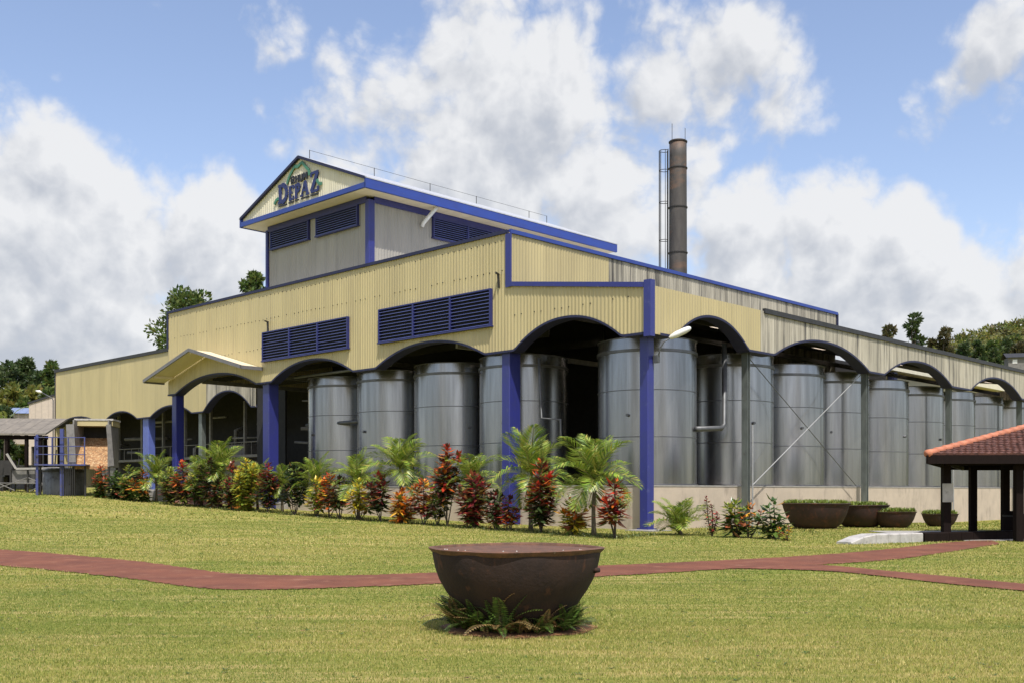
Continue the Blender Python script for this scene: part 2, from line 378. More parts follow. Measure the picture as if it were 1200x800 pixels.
# ------------------------------------------------------------------ the factory: local x = b (along the right hand front), local y = a (along the left hand front)
LA = Vector((-.717, .697)); RB = Vector((.697, .717)); CX, CY = 5.5, 42.0
ROT = math.atan2(RB.y, RB.x)
def W(a, b, z=None):
    x = CX + LA.x*a + RB.x*b; y = CY + LA.y*a + RB.y*b
    return (x, y, gz(x, y) if z is None else z)
F = empty('factory_building', (CX, CY, 0), ROT, 'cream and blue corrugated rum distillery with arched open bays and a gabled tower', 'factory')
def sheets(axis, off, s0, s1, top, bot, mat, w=1.2, pitch=.2, amp=.024, sign=-1, name='wall_sheet'):
    """corrugated sheets side by side; mat(s) picks the paint of each sheet"""
    n = max(1, round((s1-s0)/w)); w = (s1-s0)/n
    for i in range(n):
        a, b = s0+i*w, s0+(i+1)*w
        k = max(4, round((b-a)/.05)); mb = MB(); lap = .004*(i % 2)
        for j in range(k+1):
            s = a+(b-a)*j/k
            ph = (s/pitch) % 1
            prof = 1 if .15 < ph < .5 else (0 if .65 < ph else (ph/.15 if ph <= .15 else 1-(ph-.5)/.15))
            o = off + sign*(amp*prof + lap)
            zt, zb = top(s), bot(s)
            for z in (zb, zt): mb.v.append((o, s, z) if axis == 'A' else (s, o, z))
        for j in range(k):
            q = (2*j, 2*j+2, 2*j+3, 2*j+1); mb.f.append(q if axis == 'B' else q[::-1])
        mm = mat((a+b)/2) if callable(mat) else mat
        mb.build(name, mm, F)
def arcf(arches, flat):
    def z(s):
        for (a, b, crown) in arches:
            if a <= s <= b:
                t = abs((s-(a+b)/2)/((b-a)/2)); return flat(s) + (crown-flat(s))*(1-t**2.15)
        return flat(s)
    return z
def arch_trim(axis, arches, flat, s0, s1, depth=.6, off=0):
    """rolled blue edge and soffit following the arched lower edge of a wall"""
    zf = arcf(arches, flat)
    n = int((s1-s0)/.16); mb = MB()
    for j in range(n+1):
        s = s0+(s1-s0)*j/n; z = zf(s)
        for (o, dz) in ((off-.055, .07), (off-.055, -.03), (off+depth, -.03), (off+depth, .07)):
            mb.v.append((o, s, z+dz) if axis == 'A' else (s, o, z+dz))
    for j in range(n):
        for k in range(3):
            mb.f.append((4*j+k, 4*j+4+k, 4*j+5+k, 4*j+1+k))
    mb.build('arch_trim', M['darkblue'], F)
const = lambda c: (lambda s: c)
SPR, TOPB, TOPA = 7.88, 9.8, 13.25
A_ARCH = [(1.4,7.5,9.0),(9.4,17.4,8.82),(19.3,27.0,8.82),(28.6,38.2,8.82)]
WB = 9.0                                     # the left wing stands back from the front
A2_ARCH = [(43.6,50.6,9.3),(52.4,59.4,8.68),(61.8,68.2,8.65),(69.5,78.5,8.62)]
B_ARCH = [(1.64,7.3,9.02),(9.5,19.2,8.95),(21.0,30.2,8.95),(33.1,42.2,8.95),(45,54,8.95)]
botA = arcf(A_ARCH, const(SPR)); botA2 = arcf(A2_ARCH, const(SPR)); botB = arcf(B_ARCH, const(SPR))
leanto = lambda s: TOPB + (10.9-TOPB)*s/7.9
sheets('A', 0, .02, 7.9, leanto, botA, M['cream'])
sheets('A', 0, 7.9, 39.2, const(TOPA), botA, M['cream'])
sheets('A', WB, 43.0, 78.9, const(TOPA), botA2, lambda s: M['weathered'] if 42.5 < s < 50.4 else M['cream'])
sheets('B', 0, .02, 56, const(TOPB), botB, lambda s: M['cream'] if s < 8.6 else M['weathered'])
arch_trim('A', A_ARCH, const(SPR), .02, 39.2); arch_trim('A', A2_ARCH, const(SPR), 43.0, 78.9, .6, WB); arch_trim('B', B_ARCH, const(SPR), .62, 56)
# upper block, right hand side above the lean-to roof; back and left sides
sheets('B', 7.9, .02, 31, const(TOPA), const(10.6), lambda s: M['cream'] if s < 6.6 else M['weathered'])
sheets('B', 39.2, .05, 31, const(TOPA), const(9.0), M['cream'], w=3.1, sign=1)
sheets('A', 31, 7.95, 39.15, const(TOPA), const(0), M['weathered'], w=3.2, sign=1)
sheets('B', 78.9, WB, 24, const(TOPA), const(1.0), M['cream'], w=3.1, sign=1)
sheets('A', 24, 39.25, 78.9, const(TOPA), const(.8), M['weathered'], w=3.6, sign=1)
sheets('A', 56, .05, 10, const(TOPB), const(-.4), M['weathered'], w=2.5, sign=1)
# trims
def fbox(name, mat, *b): return MB().box(*b).build(name, M[mat], F)
fbox('eave_trim', 'darkblue', -.10, .04, 7.9, 39.28, TOPA-.05, TOPA+.10)
fbox('eave_trim', 'darktrim', WB-.12, WB+.04, 39.30, 79.0, TOPA-.04, TOPA+.24)
fbox('eave_trim', 'bluefascia', .06, 31.1, 7.80, 7.94, TOPA-.04, TOPA+.14)
fbox('eave_trim', 'darktrim', 8.6, 56.05, -.10, .05, TOPB-.10, TOPB+.12)
fbox('corner_trim', 'darkblue', 31.02, 31.16, 7.80, 7.96, 10.7, TOPA+.05)
fbox('corner_trim', 'blue', -.12, -.03, 7.66, 7.98, 10.75, TOPA-.10)
fbox('corner_trim', 'blue', -.16, .14, -.14, .20, 7.75, 10.0)
fbox('corner_trim', 'darkblue', -.09, -.03, 39.12, 39.27, 10.95, TOPA-.1)
fbox('corner_trim', 'darkblue', WB-.07, WB-.03, 78.82, 78.95, SPR, TOPA-.05)
MB().bar((-.08, .22, leanto(.2)+.0), (-.08, 7.64, leanto(7.64)), .10, .20).build('eave_trim', M['blue'], F)
# roofs (hidden from below the eaves) with translucent strips over the tank hall
def slab(name, mat, pts, t=.06):
    mb = MB(); n = len(pts); mb.add([(x, y, z) for x, y, z in pts] + [(x, y, z-t) for x, y, z in pts],
        [tuple(range(n)), tuple(reversed(range(n, 2*n)))] + [(i, i+n, (i+1) % n+n, (i+1) % n) for i in range(n)])
    return mb.build(name, M[mat], F)
def lz(y): return 9.70 + (10.62-9.70)*(y-.1)/7.8
bx = .1; k = 0
while bx < 55.5:
    w = min(1.4, 55.9-bx)
    if k % 4 == 2:
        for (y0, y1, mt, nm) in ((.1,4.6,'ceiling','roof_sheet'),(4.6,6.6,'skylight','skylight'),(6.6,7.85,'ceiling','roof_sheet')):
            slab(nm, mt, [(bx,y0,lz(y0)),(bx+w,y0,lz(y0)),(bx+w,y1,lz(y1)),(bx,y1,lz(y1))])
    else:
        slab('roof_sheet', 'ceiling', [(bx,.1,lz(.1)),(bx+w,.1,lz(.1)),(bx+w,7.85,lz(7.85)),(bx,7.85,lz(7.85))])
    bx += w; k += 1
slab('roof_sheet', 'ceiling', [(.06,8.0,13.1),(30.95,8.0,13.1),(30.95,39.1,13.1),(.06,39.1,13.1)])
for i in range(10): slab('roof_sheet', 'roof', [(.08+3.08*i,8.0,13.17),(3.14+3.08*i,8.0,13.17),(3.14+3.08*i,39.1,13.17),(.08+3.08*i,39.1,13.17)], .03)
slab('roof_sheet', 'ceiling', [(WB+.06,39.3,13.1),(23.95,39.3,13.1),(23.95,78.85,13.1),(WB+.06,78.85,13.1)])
# plinth, floors, inner walls
MB().box(.95,13,13,26.8,-.6,1.80).build('plinth', M['plinth'], F)
MB().box(.95,55.9,.95,13,-.6,1.80).build('plinth', M['plinth'], F)
MB().box(.93,1.25,.93,26.8,1.803,1.86).build('plinth_coping', M['concrete'], F)
MB().box(1.26,55.9,.93,1.25,1.803,1.86).build('plinth_coping', M['concrete'], F)
MB().box(.6,13,26.9,39.2,-.4,.95).box(WB+.4,23.9,39.3,78.8,-.4,1.7).build('floor_slab', M['concrete'], F)
MB().box(-.35,.98,-.35,.98,-.5,.05).build('column_base', M['concrete'], F)
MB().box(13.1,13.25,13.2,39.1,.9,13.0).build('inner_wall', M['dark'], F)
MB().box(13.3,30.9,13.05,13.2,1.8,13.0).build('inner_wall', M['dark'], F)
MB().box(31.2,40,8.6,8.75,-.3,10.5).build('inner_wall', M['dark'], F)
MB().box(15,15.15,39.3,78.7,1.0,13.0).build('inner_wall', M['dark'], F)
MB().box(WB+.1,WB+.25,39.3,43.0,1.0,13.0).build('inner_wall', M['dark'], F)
# girders under the roof
for y in (2.0, 6.2):
    MB().box(.7,55.8,y,y+.12,9.1+.1*y/2,9.35+.1*y/2).build('girder', M['dark'], F)
for x in (3.0, 7.0, 11.0):
    MB().box(x,x+.12,8.2,38.8,8.9,9.2).build('girder', M['dark'], F)
for y in (12, 20, 30, 36):
    MB().box(.7,13,y,y+.15,8.5,8.75).build('girder', M['machine'], F)
# columns
def column(x0, x1, y0, y1, z0, z1, mat, label=None):
    mb = MB(); t = .035; xm = (x0+x1)/2; ym = (y0+y1)/2
    # rolled steel: two flanges and a web, flanges face along x
    mb.box(x0,x0+t,y0,y1,z0,z1); mb.box(x1-t,x1,y0,y1,z0,z1); mb.box(x0+t,x1-t,ym-t/2,ym+t/2,z0,z1)
    mb.box(x0-.08,x1+.08,y0-.08,y1+.08,z0-.02,z0+.03)
    o = mb.build('column', mat, F)
    if label: o['label'] = label
    return o
def boxcolumn(x0, x1, y0, y1, z0, z1, mat):
    mb = MB(); c = .03
    mb.add([(x0+c,y0,z0),(x1-c,y0,z0),(x1,y0+c,z0),(x1,y1-c,z0),(x1-c,y1,z0),(x0+c,y1,z0),(x0,y1-c,z0),(x0,y0+c,z0)] +
           [(x0+c,y0,z1),(x1-c,y0,z1),(x1,y0+c,z1),(x1,y1-c,z1),(x1-c,y1,z1),(x0+c,y1,z1),(x0,y1-c,z1),(x0,y0+c,z1)],
           [(i,(i+1)%8,(i+1)%8+8,i+8) for i in range(8)] + [tuple(range(8,16))])
    mb.box(x0-.07,x1+.07,y0-.07,y1+.07,z0-.02,z0+.035)
    return mb.build('column', mat, F)
boxcolumn(.42,.85,.42,.85,.06,7.9,M['blue'])
boxcolumn(.12,.86,7.95,8.45,-.05,7.9,M['blue'])
boxcolumn(.12,.80,27.5,28.15,.4,7.9,M['blue'])
boxcolumn(.12,.70,38.4,38.95,.5,7.9,M['blue'])
boxcolumn(WB+.15,WB+.8,60.1,61.1,.6,SPR,M['paleblue'])
for y in (51.5, 68.9, 42.8): boxcolumn(WB+.2,WB+.6,y-.25,y+.25,.6,SPR,M['steel'])
for x in (7.75, 19.55, 30.75, 43.0, 55.3):
    column(x-.11,x+.11,.24,.56,-.4,7.9,M['steel'])
    if x < 8 or 30 < x < 31: MB().tube([(x+.24,.20,4.6),(x+.24,.20,.0)], .04, 8).build('downpipe', M['rod'], F)
# brace rods of the second bay
MB().tube([(8.6,.55,1.9),(19.3,.5,7.8)], .024, 6).build('brace_rod', M['rod'], F)
MB().tube([(8.2,.62,7.8),(19.0,.62,1.9)], .02, 6).build('brace_rod', M['pipe'], F)
# pipework in the first bay
MB().tube([(4.9,1.15,4.33),(6.9,1.15,4.45),(7.15,1.15,4.65),(7.15,1.15,8.3)], .12, 10).build('pipe', M['pipe'], F, True)
MB().tube([(.95,6.9,7.6),(1.1,6.9,4.9),(1.4,6.0,4.8),(1.4,6.0,3.6)], .06, 8).build('pipe', M['pipe'], F, True)
MB().tube([(1.2,17.6,8.2),(1.4,26.8,8.25)], .08, 8).build('pipe', M['pipe'], F, True)
MB().tube([(2.4,21,5.5),(2.4,27,5.5)], .10, 8).build('pipe', M['pipe'], F, True)
rr_ = random.Random(21)
for k in range(9):
    y0 = rr_.uniform(28, 37); z0 = rr_.uniform(4.5, 8.3); MB().tube([(rr_.uniform(6,12),y0-rr_.uniform(1.5,4),z0),(rr_.uniform(6,12),y0+1,z0+rr_.uniform(-.3,.3))], rr_.uniform(.05,.14), 7).build('pipe', M['machine'], F, True)
for k in range(14):
    y0 = rr_.uniform(44, 77); z0 = rr_.uniform(3.5, 8.0); L_ = rr_.uniform(1.5, 5)
    MB().tube([(rr_.uniform(11,14.5),y0,z0),(rr_.uniform(11,14.5),y0+L_,z0+rr_.choice([0,0,.8]))], rr_.uniform(.06,.16), 7).build('pipe', M['machine'], F, True)
for k in range(8):
    y0 = 45+4.2*k+rr_.uniform(-1,1); MB().box(11.5,11.7,y0,y0+.22,1.6,8.8).build('inner_post', M['machine'], F)
MB().box(11.2,12.4,44,78,4.3,4.5).build('walkway', M['machine'], F)
for k in range(24): MB().tube([(11.25,44.3+1.45*k,4.5),(11.25,44.3+1.45*k,5.5)], .03, 5).build('walkway_baluster', M['machine'], F)
MB().tube([(11.25,44,5.5),(11.25,78,5.5)], .035, 5).build('walkway_rail', M['machine'], F)
# louvred vents: building > louvre (frame) > slat
def louvre(axis, off, s0, s1, z0, z1, n, mull=()):
    def bxs(mb, o0, o1, a, b, c, d):
        return mb.box(off+o0, off+o1, a, b, c, d) if axis == 'A' else mb.box(a, b, off+o0, off+o1, c, d)
    fr = MB(); t = .065
    bxs(fr, -.20, -.03, s0, s1, z1-t, z1); bxs(fr, -.24, -.03, s0-.05, s1+.05, z0, z0+t)
    bxs(fr, -.205, -.03, s0, s0+t, z0+t, z1-t); bxs(fr, -.205, -.03, s1-t, s1, z0+t, z1-t)
    for m in mull: bxs(fr, -.21, -.06, m-.05, m+.05, z0+t, z1-t)
    o = fr.build('louvre', M['louvreframe'], F)
    bd = MB(); bxs(bd, -.055, -.032, s0+t, s1-t, z0+t, z1-t); bd.build('shadow_backing', M['black'], o)  # near-black sheet stands in for the shade between the slats
    h = (z1-z0-2*t)/n
    for i in range(n):
        z = z0+t+h*(i+.5); mb = MB(); d0, d1 = -.185, -.062
        p = [(d0, z-h*.30), (d0, z-h*.30+.028), (d1, z+h*.10), (d1, z+h*.10-.02)]
        vs = [((off+q, s, zz) if axis == 'A' else (s, off+q, zz)) for s in (s0+t, s1-t) for q, zz in p]
        mb.add(vs, [(0,1,5,4),(1,2,6,5),(2,3,7,6),(3,0,4,7)])
        mb.build('slat', M['slat'], o)
louvre('A', 0, 8.87, 17.0, 9.08, 10.82, 10, (11.6, 14.3))
louvre('A', 0, 19.6, 27.75, 9.08, 10.78, 10, (22.3, 25.0))
# ------------------------------------------------------------------ tower with gable
TA0, TA1, TB0, TB1 = 19.36, 29.1, 1.1, 19.6
EZ, AZ, EA0, EA1, EB1 = 17.86, 20.24, 18.2, 30.25, 20.7
AM = (EA0+EA1)/2
sheets('A', TB0, TA0, TA1, const(17.1), const(13.0), M['palegrey'], w=.97)
sheets('B', TA0, TB0, TB1, const(17.1), const(13.0), M['palegrey'], w=.97)
sheets('B', TA1, TB0, TB1, const(17.1), const(13.0), M['palegrey'], w=3.1, sign=1)
sheets('A', TB1, TA0, TA1, const(17.1), const(13.0), M['palegrey'], w=3.2, sign=1)
fbox('tower_post', 'blue', TB0-.16, TB0-.035, TA0-.14, TA0+.16, 13.1, 17.12)
fbox('tower_post', 'blue', TB0-.03, TB0+.24, TA0-.145, TA0-.03, 13.1, 17.12)
fbox('tower_post', 'blue', TB0-.14, TB0-.035, TA1-.14, TA1+.06, 13.1, 17.12)
fbox('wall_top_band', 'blue', TB0-.13, TB0-.03, TA0+.17, TA1-.15, 17.0, 17.32)
fbox('wall_top_band', 'blue', TB0+.25, TB1, TA0-.13, TA0-.03, 17.0, 17.32)
louvre('A', TB0, 20.2, 24.0, 15.85, 16.99, 8); louvre('A', TB0, 24.75, 28.6, 15.85, 16.99, 8); louvre('B', TA0, 5.5, 13.5, 15.8, 16.99, 9, (8.2, 10.8))
# soffit boards, front and side, one by one
n = 10; st = (EA1-EA0)/n
for i in range(n):
    MB().box(.04, TB0+.2, EA0+.03+i*st, EA0+i*st+st+.015, 17.33, 17.36).build('soffit_board', M['soffit'], F)
n = 12; st = (EB1-TB0-.25)/n
for i in range(n):
    MB().box(TB0+.22+i*st, TB0+.205+i*st+st, EA0+.03, TA0+.2, 17.331, 17.361).build('soffit_board', M['soffit'], F)
    MB().box(TB0+.22+i*st, TB0+.205+i*st+st, TA1-.2, EA1-.03, 17.331, 17.361).build('soffit_board', M['soffit'], F)
# gable triangle
def gt(s): return EZ-.12 + (AZ-EZ+.02)*(1-abs(s-AM)/(AM-EA0))
sheets('A', .06, EA0+.05, EA1-.05, lambda s: max(gt(s), 17.62), const(17.6), M['gable'], w=.93, name='gable_sheet')
fbox('gable_tie', 'bluefascia', -.10, .02, EA0-.02, EA1+.02, 17.34, 17.60)
for e in (EA0, EA1):
    MB().bar((-.06, e, EZ-.04), (-.06, AM, AZ-.02), .14, .15).build('barge_board', M['darkblue'], F)
    sgn = -1 if e == EA0 else 1
    MB().box(-.10, EB1, e-.08, e+.06, 17.30, EZ).build('eave_fascia', M['bluefascia'], F)
    # roof slope in sheets
    nb = 17
    for i in range(nb):
        x0 = -.12+(EB1+.2)*i/nb; x1 = -.12+(EB1+.2)*(i+1)/nb
        slab('roof_sheet', 'roof', [(x0,e+sgn*.1,EZ-.01),(x1,e+sgn*.1,EZ-.01),(x1,AM,AZ+.06),(x0,AM,AZ+.06)][::(1 if sgn < 0 else -1)], .05)
MB().add([(EB1-.02,EA0,17.35),(EB1-.02,EA1,17.35),(EB1-.02,AM,AZ)], [(0,1,2)]).build('rear_gable', M['palegrey'], F)
# drain pipe under the side eave
MB().tube([(5.1,EA0+.2,17.35),(4.7,TA0-.25,16.5),(4.68,TA0-.15,16.3)], .11, 10).build('drain_pipe', M['lampwhite'], F, True)
# ridge safety line: stanchions and wire
rail = MB()
xs_ = [.6, 5.2, 9.6, 13.6, 18.6, 20.4]
for x in xs_: MB().tube([(x, AM-.1, AZ+.0), (x, AM-.1, AZ+.50)], .022, 6).build('stanchion', M['iron'], F)
MB().tube([(x, AM-.1, AZ+.48) for x in xs_], .010, 5).build('safety_wire', M['iron'], F)
# small brackets on the wall
for (s, z) in ((8.45, 11.15), (27.3, 11.1)):
    MB().bar((-.05, s, z-.35), (-.10, s, z+.25), .08).bar((-.05, s, z+.25), (-.35, s-.1, z+.28), .07).build('wall_bracket', M['iron'], F)
# ------------------------------------------------------------------ gabled canopy over the fourth arch
PB0 = -1.45; PA0, PA1, PE, PZ = 27.95, 39.6, 8.78, 10.25; PAM = (PA0+PA1)/2
for sgn, e in ((1, PA0), (-1, PA1)):
    nb = 3
    for i in range(nb):
        x0 = PB0+(-PB0-.05)*i/nb; x1 = PB0+(-PB0-.05)*(i+1)/nb
        pts = [(x0,e,PE),(x1,e,PE),(x1,PAM,PZ),(x0,PAM,PZ)]
        slab('canopy_roof_sheet', 'soffit', pts if sgn > 0 else pts[::-1], .05)
    MB().bar((PB0-.06, e-sgn*.06, PE-.04), (PB0-.06, PAM, PZ-.02), .08, .20).build('barge_board', M['greytrim'], F)
    MB().bar((PB0-.02, e-sgn*.05, PE-.06), (-.05, e-sgn*.05, PE-.06), .10, .20).build('eave_fascia', M['greytrim'], F)
    MB().bar((PB0+.05, e+sgn*1.2, PE+.18), (-.05, e+sgn*1.2, PE+.18), .12, .16).build('purlin', M['soffit'], F)
MB().bar((PB0+.05, PAM, PZ-.17), (-.05, PAM, PZ-.17), .12, .18).build('purlin', M['soffit'], F)
# ------------------------------------------------------------------ sign on the gable: each letter a part
SG = empty('distillery_sign', (CX, CY, 17.7), ROT, 'blue and black RHUM DEPAZ letters with green mountain outline on the gable', 'sign')
def strokes(name, mat, polys, x=-.02, z0=0, w=.1, th=.05):
    mb = MB(); k = 0
    for pl in polys:
        ww = w
        if isinstance(pl[0], (int, float)): ww = pl[0]; pl = pl[1:]
        for p, q in zip(pl[:-1], pl[1:]):
            mb.bar((x-.0015*k, p[0], p[1]), (x-.0015*k, q[0], q[1]), ww, th, up=(1, 0, 0)); k += 1
    return mb.build(name, M[mat], SG)
def letter(ch, s, z, w, h, lw, mat):
    """s is the left edge seen from outside; letters run towards smaller local y"""
    X = lambda u, v: (s-u*w, z-17.7+v*h)
    arc = lambda cx, cy, rx, ry, a0, a1, n=8: [X(cx+rx*math.cos(math.radians(a0+(a1-a0)*i/n)), cy+ry*math.sin(math.radians(a0+(a1-a0)*i/n))) for i in range(n+1)]
    th = lw*.55
    G = {'D': [[lw, X(.2,0), X(.2,1)], [th, X(0,.03), X(.45,.03)], [th, X(0,.97), X(.45,.97)], [lw]+arc(.42,.5,.5,.47,-90,90)],
         'E': [[lw, X(.2,0), X(.2,1)], [th, X(0,.03), X(.9,.03)], [th, X(0,.97), X(.9,.97)], [th, X(.2,.5), X(.65,.5)], [th, X(.88,0), X(.88,.25)], [th, X(.88,1), X(.88,.75)]],
         'P': [[lw, X(.2,0), X(.2,1)], [th, X(0,.03), X(.42,.03)], [th, X(0,.97), X(.45,.97)], [lw]+arc(.42,.72,.42,.25,-90,90)],
         'A': [[th, X(.08,0), X(.5,1)], [lw, X(.88,0), X(.5,1)], [th, X(.25,.35), X(.75,.35)], [th, X(-.08,.03), X(.25,.03)], [th, X(.7,.03), X(1.05,.03)]],
         'Z': [[th, X(.05,.96), X(.95,.96)], [lw, X(.9,.95), X(.08,.05)], [th, X(.02,.04), X(.98,.04)], [th, X(.06,.98), X(.06,.78)], [th, X(.95,.02), X(.95,.24)]],
         'R': [[lw, X(.15,0), X(.15,1)], [th, X(.15,.97), X(.55,.97)], [lw]+arc(.5,.73,.35,.25,-90,90), [lw, X(.5,.48), X(.92,0)]],
         'H': [[lw, X(.15,0), X(.15,1)], [lw, X(.85,0), X(.85,1)], [th, X(.15,.5), X(.85,.5)]],
         'U': [[lw, X(.15,1), X(.15,.3)], [lw, X(.85,1), X(.85,.3)], [lw]+arc(.5,.3,.35,.28,180,360)],
         'M': [[lw, X(.1,0), X(.12,1)], [lw, X(.9,0), X(.88,1)], [lw, X(.12,1), X(.5,.3)], [lw, X(.88,1), X(.5,.3)]]}[ch]
    strokes('letter', mat, G)
    return G
def px_gable(px, py, b=0):
    """point of the gable plane (local a, z) seen at a pixel"""
    ox, oy = CX+RB.x*b, CY+RB.y*b; t = (px-600)/FPX
    a = (ox - t*oy)/(t*LA.y - LA.x)
    return a, EYE+(HORIZON-py)/FPX*(oy+LA.y*a)
def letter_px(ch, pl, pr, yb, yt, lw, mat):
    a0, z0 = px_gable(pl, yb, -.03); a1, _ = px_gable(pr, yb, -.03); _, z1 = px_gable(pl, yt, -.03)
    letter(ch, a0, z0, a0-a1, z1-z0, lw, mat)
for c, l, r, yb, yt, lw in (('D',326,337,239.5,218.5,.26),('E',338.5,344.5,235.5,219.5,.19),('P',345.5,352,233,217,.19),('A',352.5,361.5,230.5,214,.20),('Z',364,373,226.5,203,.26)):
    letter_px(c, l, r, yb, yt, lw, 'letterblue')
for c, l, r, yb, yt in (('R',340.8,345.2,216.3,208.2),('H',346,350,214.6,206.6),('U',350.7,354.6,213,205),('M',355.2,360,211.4,203.4)):
    letter_px(c, l, r, yb, yt, .11, 'letterblack')
def mount(pts, w): return [[w] + [(a, z-17.7) for a, z in (px_gable(x, y, -.03) for x, y in pts)]]
strokes('mountain_outline', 'signgreen', mount([(336,216),(339,207),(343,199),(346,194.5),(348,196.5),(352,192),(354,190.5),(357,194),(359.5,197),(362,199.5),(362.5,206)], .16))
strokes('mountain_outline', 'signgreen', mount([(368.5,212),(371,211),(374,216),(377,215)], .16))
strokes('mountain_outline', 'signgreen', mount([(321.5,240),(323,235.5),(326,233)], .16))
# underline shade of the word, short black dashes
for (x0, y0, x1, y1) in ((338,238.2,344,236.4),(345.5,235.6,350,234.2),(352.5,233.2,357,231.9),(358,231.5,362,230.3),(364,229.2,373,226.6),(326,242,336,239.6)):
    strokes('letter_shadow', 'letterblack', mount([(x0,y0),(x1,y1)], .08))
# ------------------------------------------------------------------ wall lamp on the corner column
LP = empty('wall_lamp', W(.4, .5, 7.3), ROT, 'white floodlight on a curved arm beside the corner column', 'lamp')
MB().tube([(.28,-.22,-.35),(.30,-.30,.05),(.40,-.42,.32),(.62,-.60,.50)], .03, 8).build('arm', M['pipe'], LP, True)
MB().box(.2,.36,-.26,-.03,-.5,-.2).build('mount', M['pipe'], LP)
hd = MB()
rings = [(q*.72,a*.8,b*.95) for q,a,b in [(0,.05,.05),(.12,.14,.10),(.45,.22,.14),(.95,.24,.14),(1.25,.17,.11),(1.36,.05,.05)]]
dirv = Vector((.66,-.58,.42)).normalized(); side = dirv.cross(Vector((0,0,1))).normalized(); upv = side.cross(dirv)
for (t, rx, rz) in rings:
    c = Vector((.58,-.56,.48)) + dirv*t
    for k in range(12):
        q = 2*math.pi*k/12; hd.v.append(tuple(c + side*(rx*math.cos(q)) + upv*(rz*math.sin(q))))
for i in range(len(rings)-1):
    for k in range(12): hd.f.append((12*i+k, 12*i+(k+1)%12, 12*i+12+(k+1)%12, 12*i+12+k))
hd.build('lamp_head', M['lampwhite'], LP, True)
# ------------------------------------------------------------------ fermentation tanks
def make_tank():
    t = empty('fermentation_tank', (0,0,0)); R, H = 2.2, 6.36
    prof = [(R,0),(R,H-.62),(R-.0,H-.60),(R-.015,H),(R-.06,H+.02),(R-.10,H-.02),(R-.12,H-.5),(0,H-.5)]
    o = MB().lathe(prof, 72).build('shell', M['tank'], t, True); sharp(o)
    for z, w, e in ((2.1,.05,.014),(4.1,.05,.014),(H-.62,.14,.05),(H-.04,.05,.03)):
        m = MB().lathe([(R-.02,z),(R+e,z+.01),(R+e,z+w-.01),(R-.02,z+w)], 72).build('hoop', M['tankband'], t, True); sharp(m)
    MB().tube([(R-.02,0,3.05),(R+.10,0,3.05)], .07, 10).build('sample_port', M['tankband'], t)
    MB().lathe([(R-.01,.0),(R+.07,.01),(R+.07,.10),(R-.01,.12)], 72).build('base_ring', M['tankband'], t)
    return t
def clone(root, loc, rz):
    r = root.copy(); COL.objects.link(r); r.location = loc; r.rotation_euler = (0, 0, rz)
    for ch in root.children:
        c = ch.copy(); COL.objects.link(c); c.parent = r
    return r
spots = [(3.3,4.2,'steel fermentation tank standing behind the corner column under both fronts')]
names = ['first','second','third','fourth','fifth','sixth','seventh','eighth','ninth']
for k, a in enumerate((10.75,15.7,20.6,25.3)):
    spots.append((a, 4.0, 'steel fermentation tank on the louvred front, %s from the corner tank' % names[k]))
for k in range(9):
    spots.append((3.6, 11.3+5.2*k, 'steel fermentation tank on the weathered side, %s from the corner tank' % names[k]))
T0 = make_tank()
for i, (a, b, lab) in enumerate(spots):
    t = T0 if i == 0 else clone(T0, (0,0,0), 0)
    t.location = W(a, b, 1.80); t.rotation_euler = (0, 0, random.uniform(-2.6, -.6)); t.scale = (1, 1, random.uniform(.992, 1.008))
    tag(t, lab, 'tank', 'fermentation tanks in the open hall')
# ------------------------------------------------------------------ chimney
ch_x, ch_y = (794.5-600)/FPX*86, 86.0
CH = empty('chimney', (ch_x, ch_y, 0), 0, 'tall dark steel chimney stack with a caged ladder behind the factory', 'chimney')
prof = []
for k in range(25):
    z = 30.1*k/24; prof.append((.80-.10*k/24, z))
prof += [(.66, 30.1), (.60, 29.6)]
MB().lathe(prof, 28).build('shaft', M['chimney'], CH, True)
for z in (10.6, 15.6, 19.0, 20.9, 24.6, 27.8, 29.95, 12.4):
    r = .80-.10*z/30
    MB().lathe([(r-.02,z),(r+.06,z+.02),(r+.06,z+.10),(r-.02,z+.12)], 28).build('band', M['iron'], CH)
lx = -.84
lad = MB()
for y in (-.22,.22): lad.tube([(lx,y,6),(lx,y,29.4)], .035, 5)
z = 6.2
while z < 29.3: lad.tube([(lx,-.22,z),(lx,.22,z)], .02, 4); z += .33
lad.build('ladder', M['iron'], CH)
cage = MB()
for z in (8.5,10.7,13.2,16.0,19.4,22.0,25.1,27.7,29.3):
    cage.tube([(lx-.0,-.3,z),(lx-.25,-.38,z),(lx-.60,-.27,z),(lx-.70,0,z),(lx-.60,.27,z),(lx-.25,.38,z),(lx,.3,z)], .028, 4)
for (dx, y) in ((-.25,-.38),(-.60,-.27),(-.70,0),(-.60,.27)):
    cage.tube([(lx+dx,y,8.5),(lx+dx,y,29.3)], .026, 4)
cage.build('ladder_cage', M['iron'], CH)
for (x, y, h) in ((-.45,.2,1.5),(.6,.1,1.1)): MB().tube([(x,y,29.9),(x,y,30.1+h)], .022, 4).build('lightning_rod', M['iron'], CH)
MB().tube([(.75,0,12.2),(5.2,-1,9.4)], .02, 4).tube([(.75,0,12.6),(3.5,2,9.4)], .02, 4).build('guy_wire', M['iron'], CH)
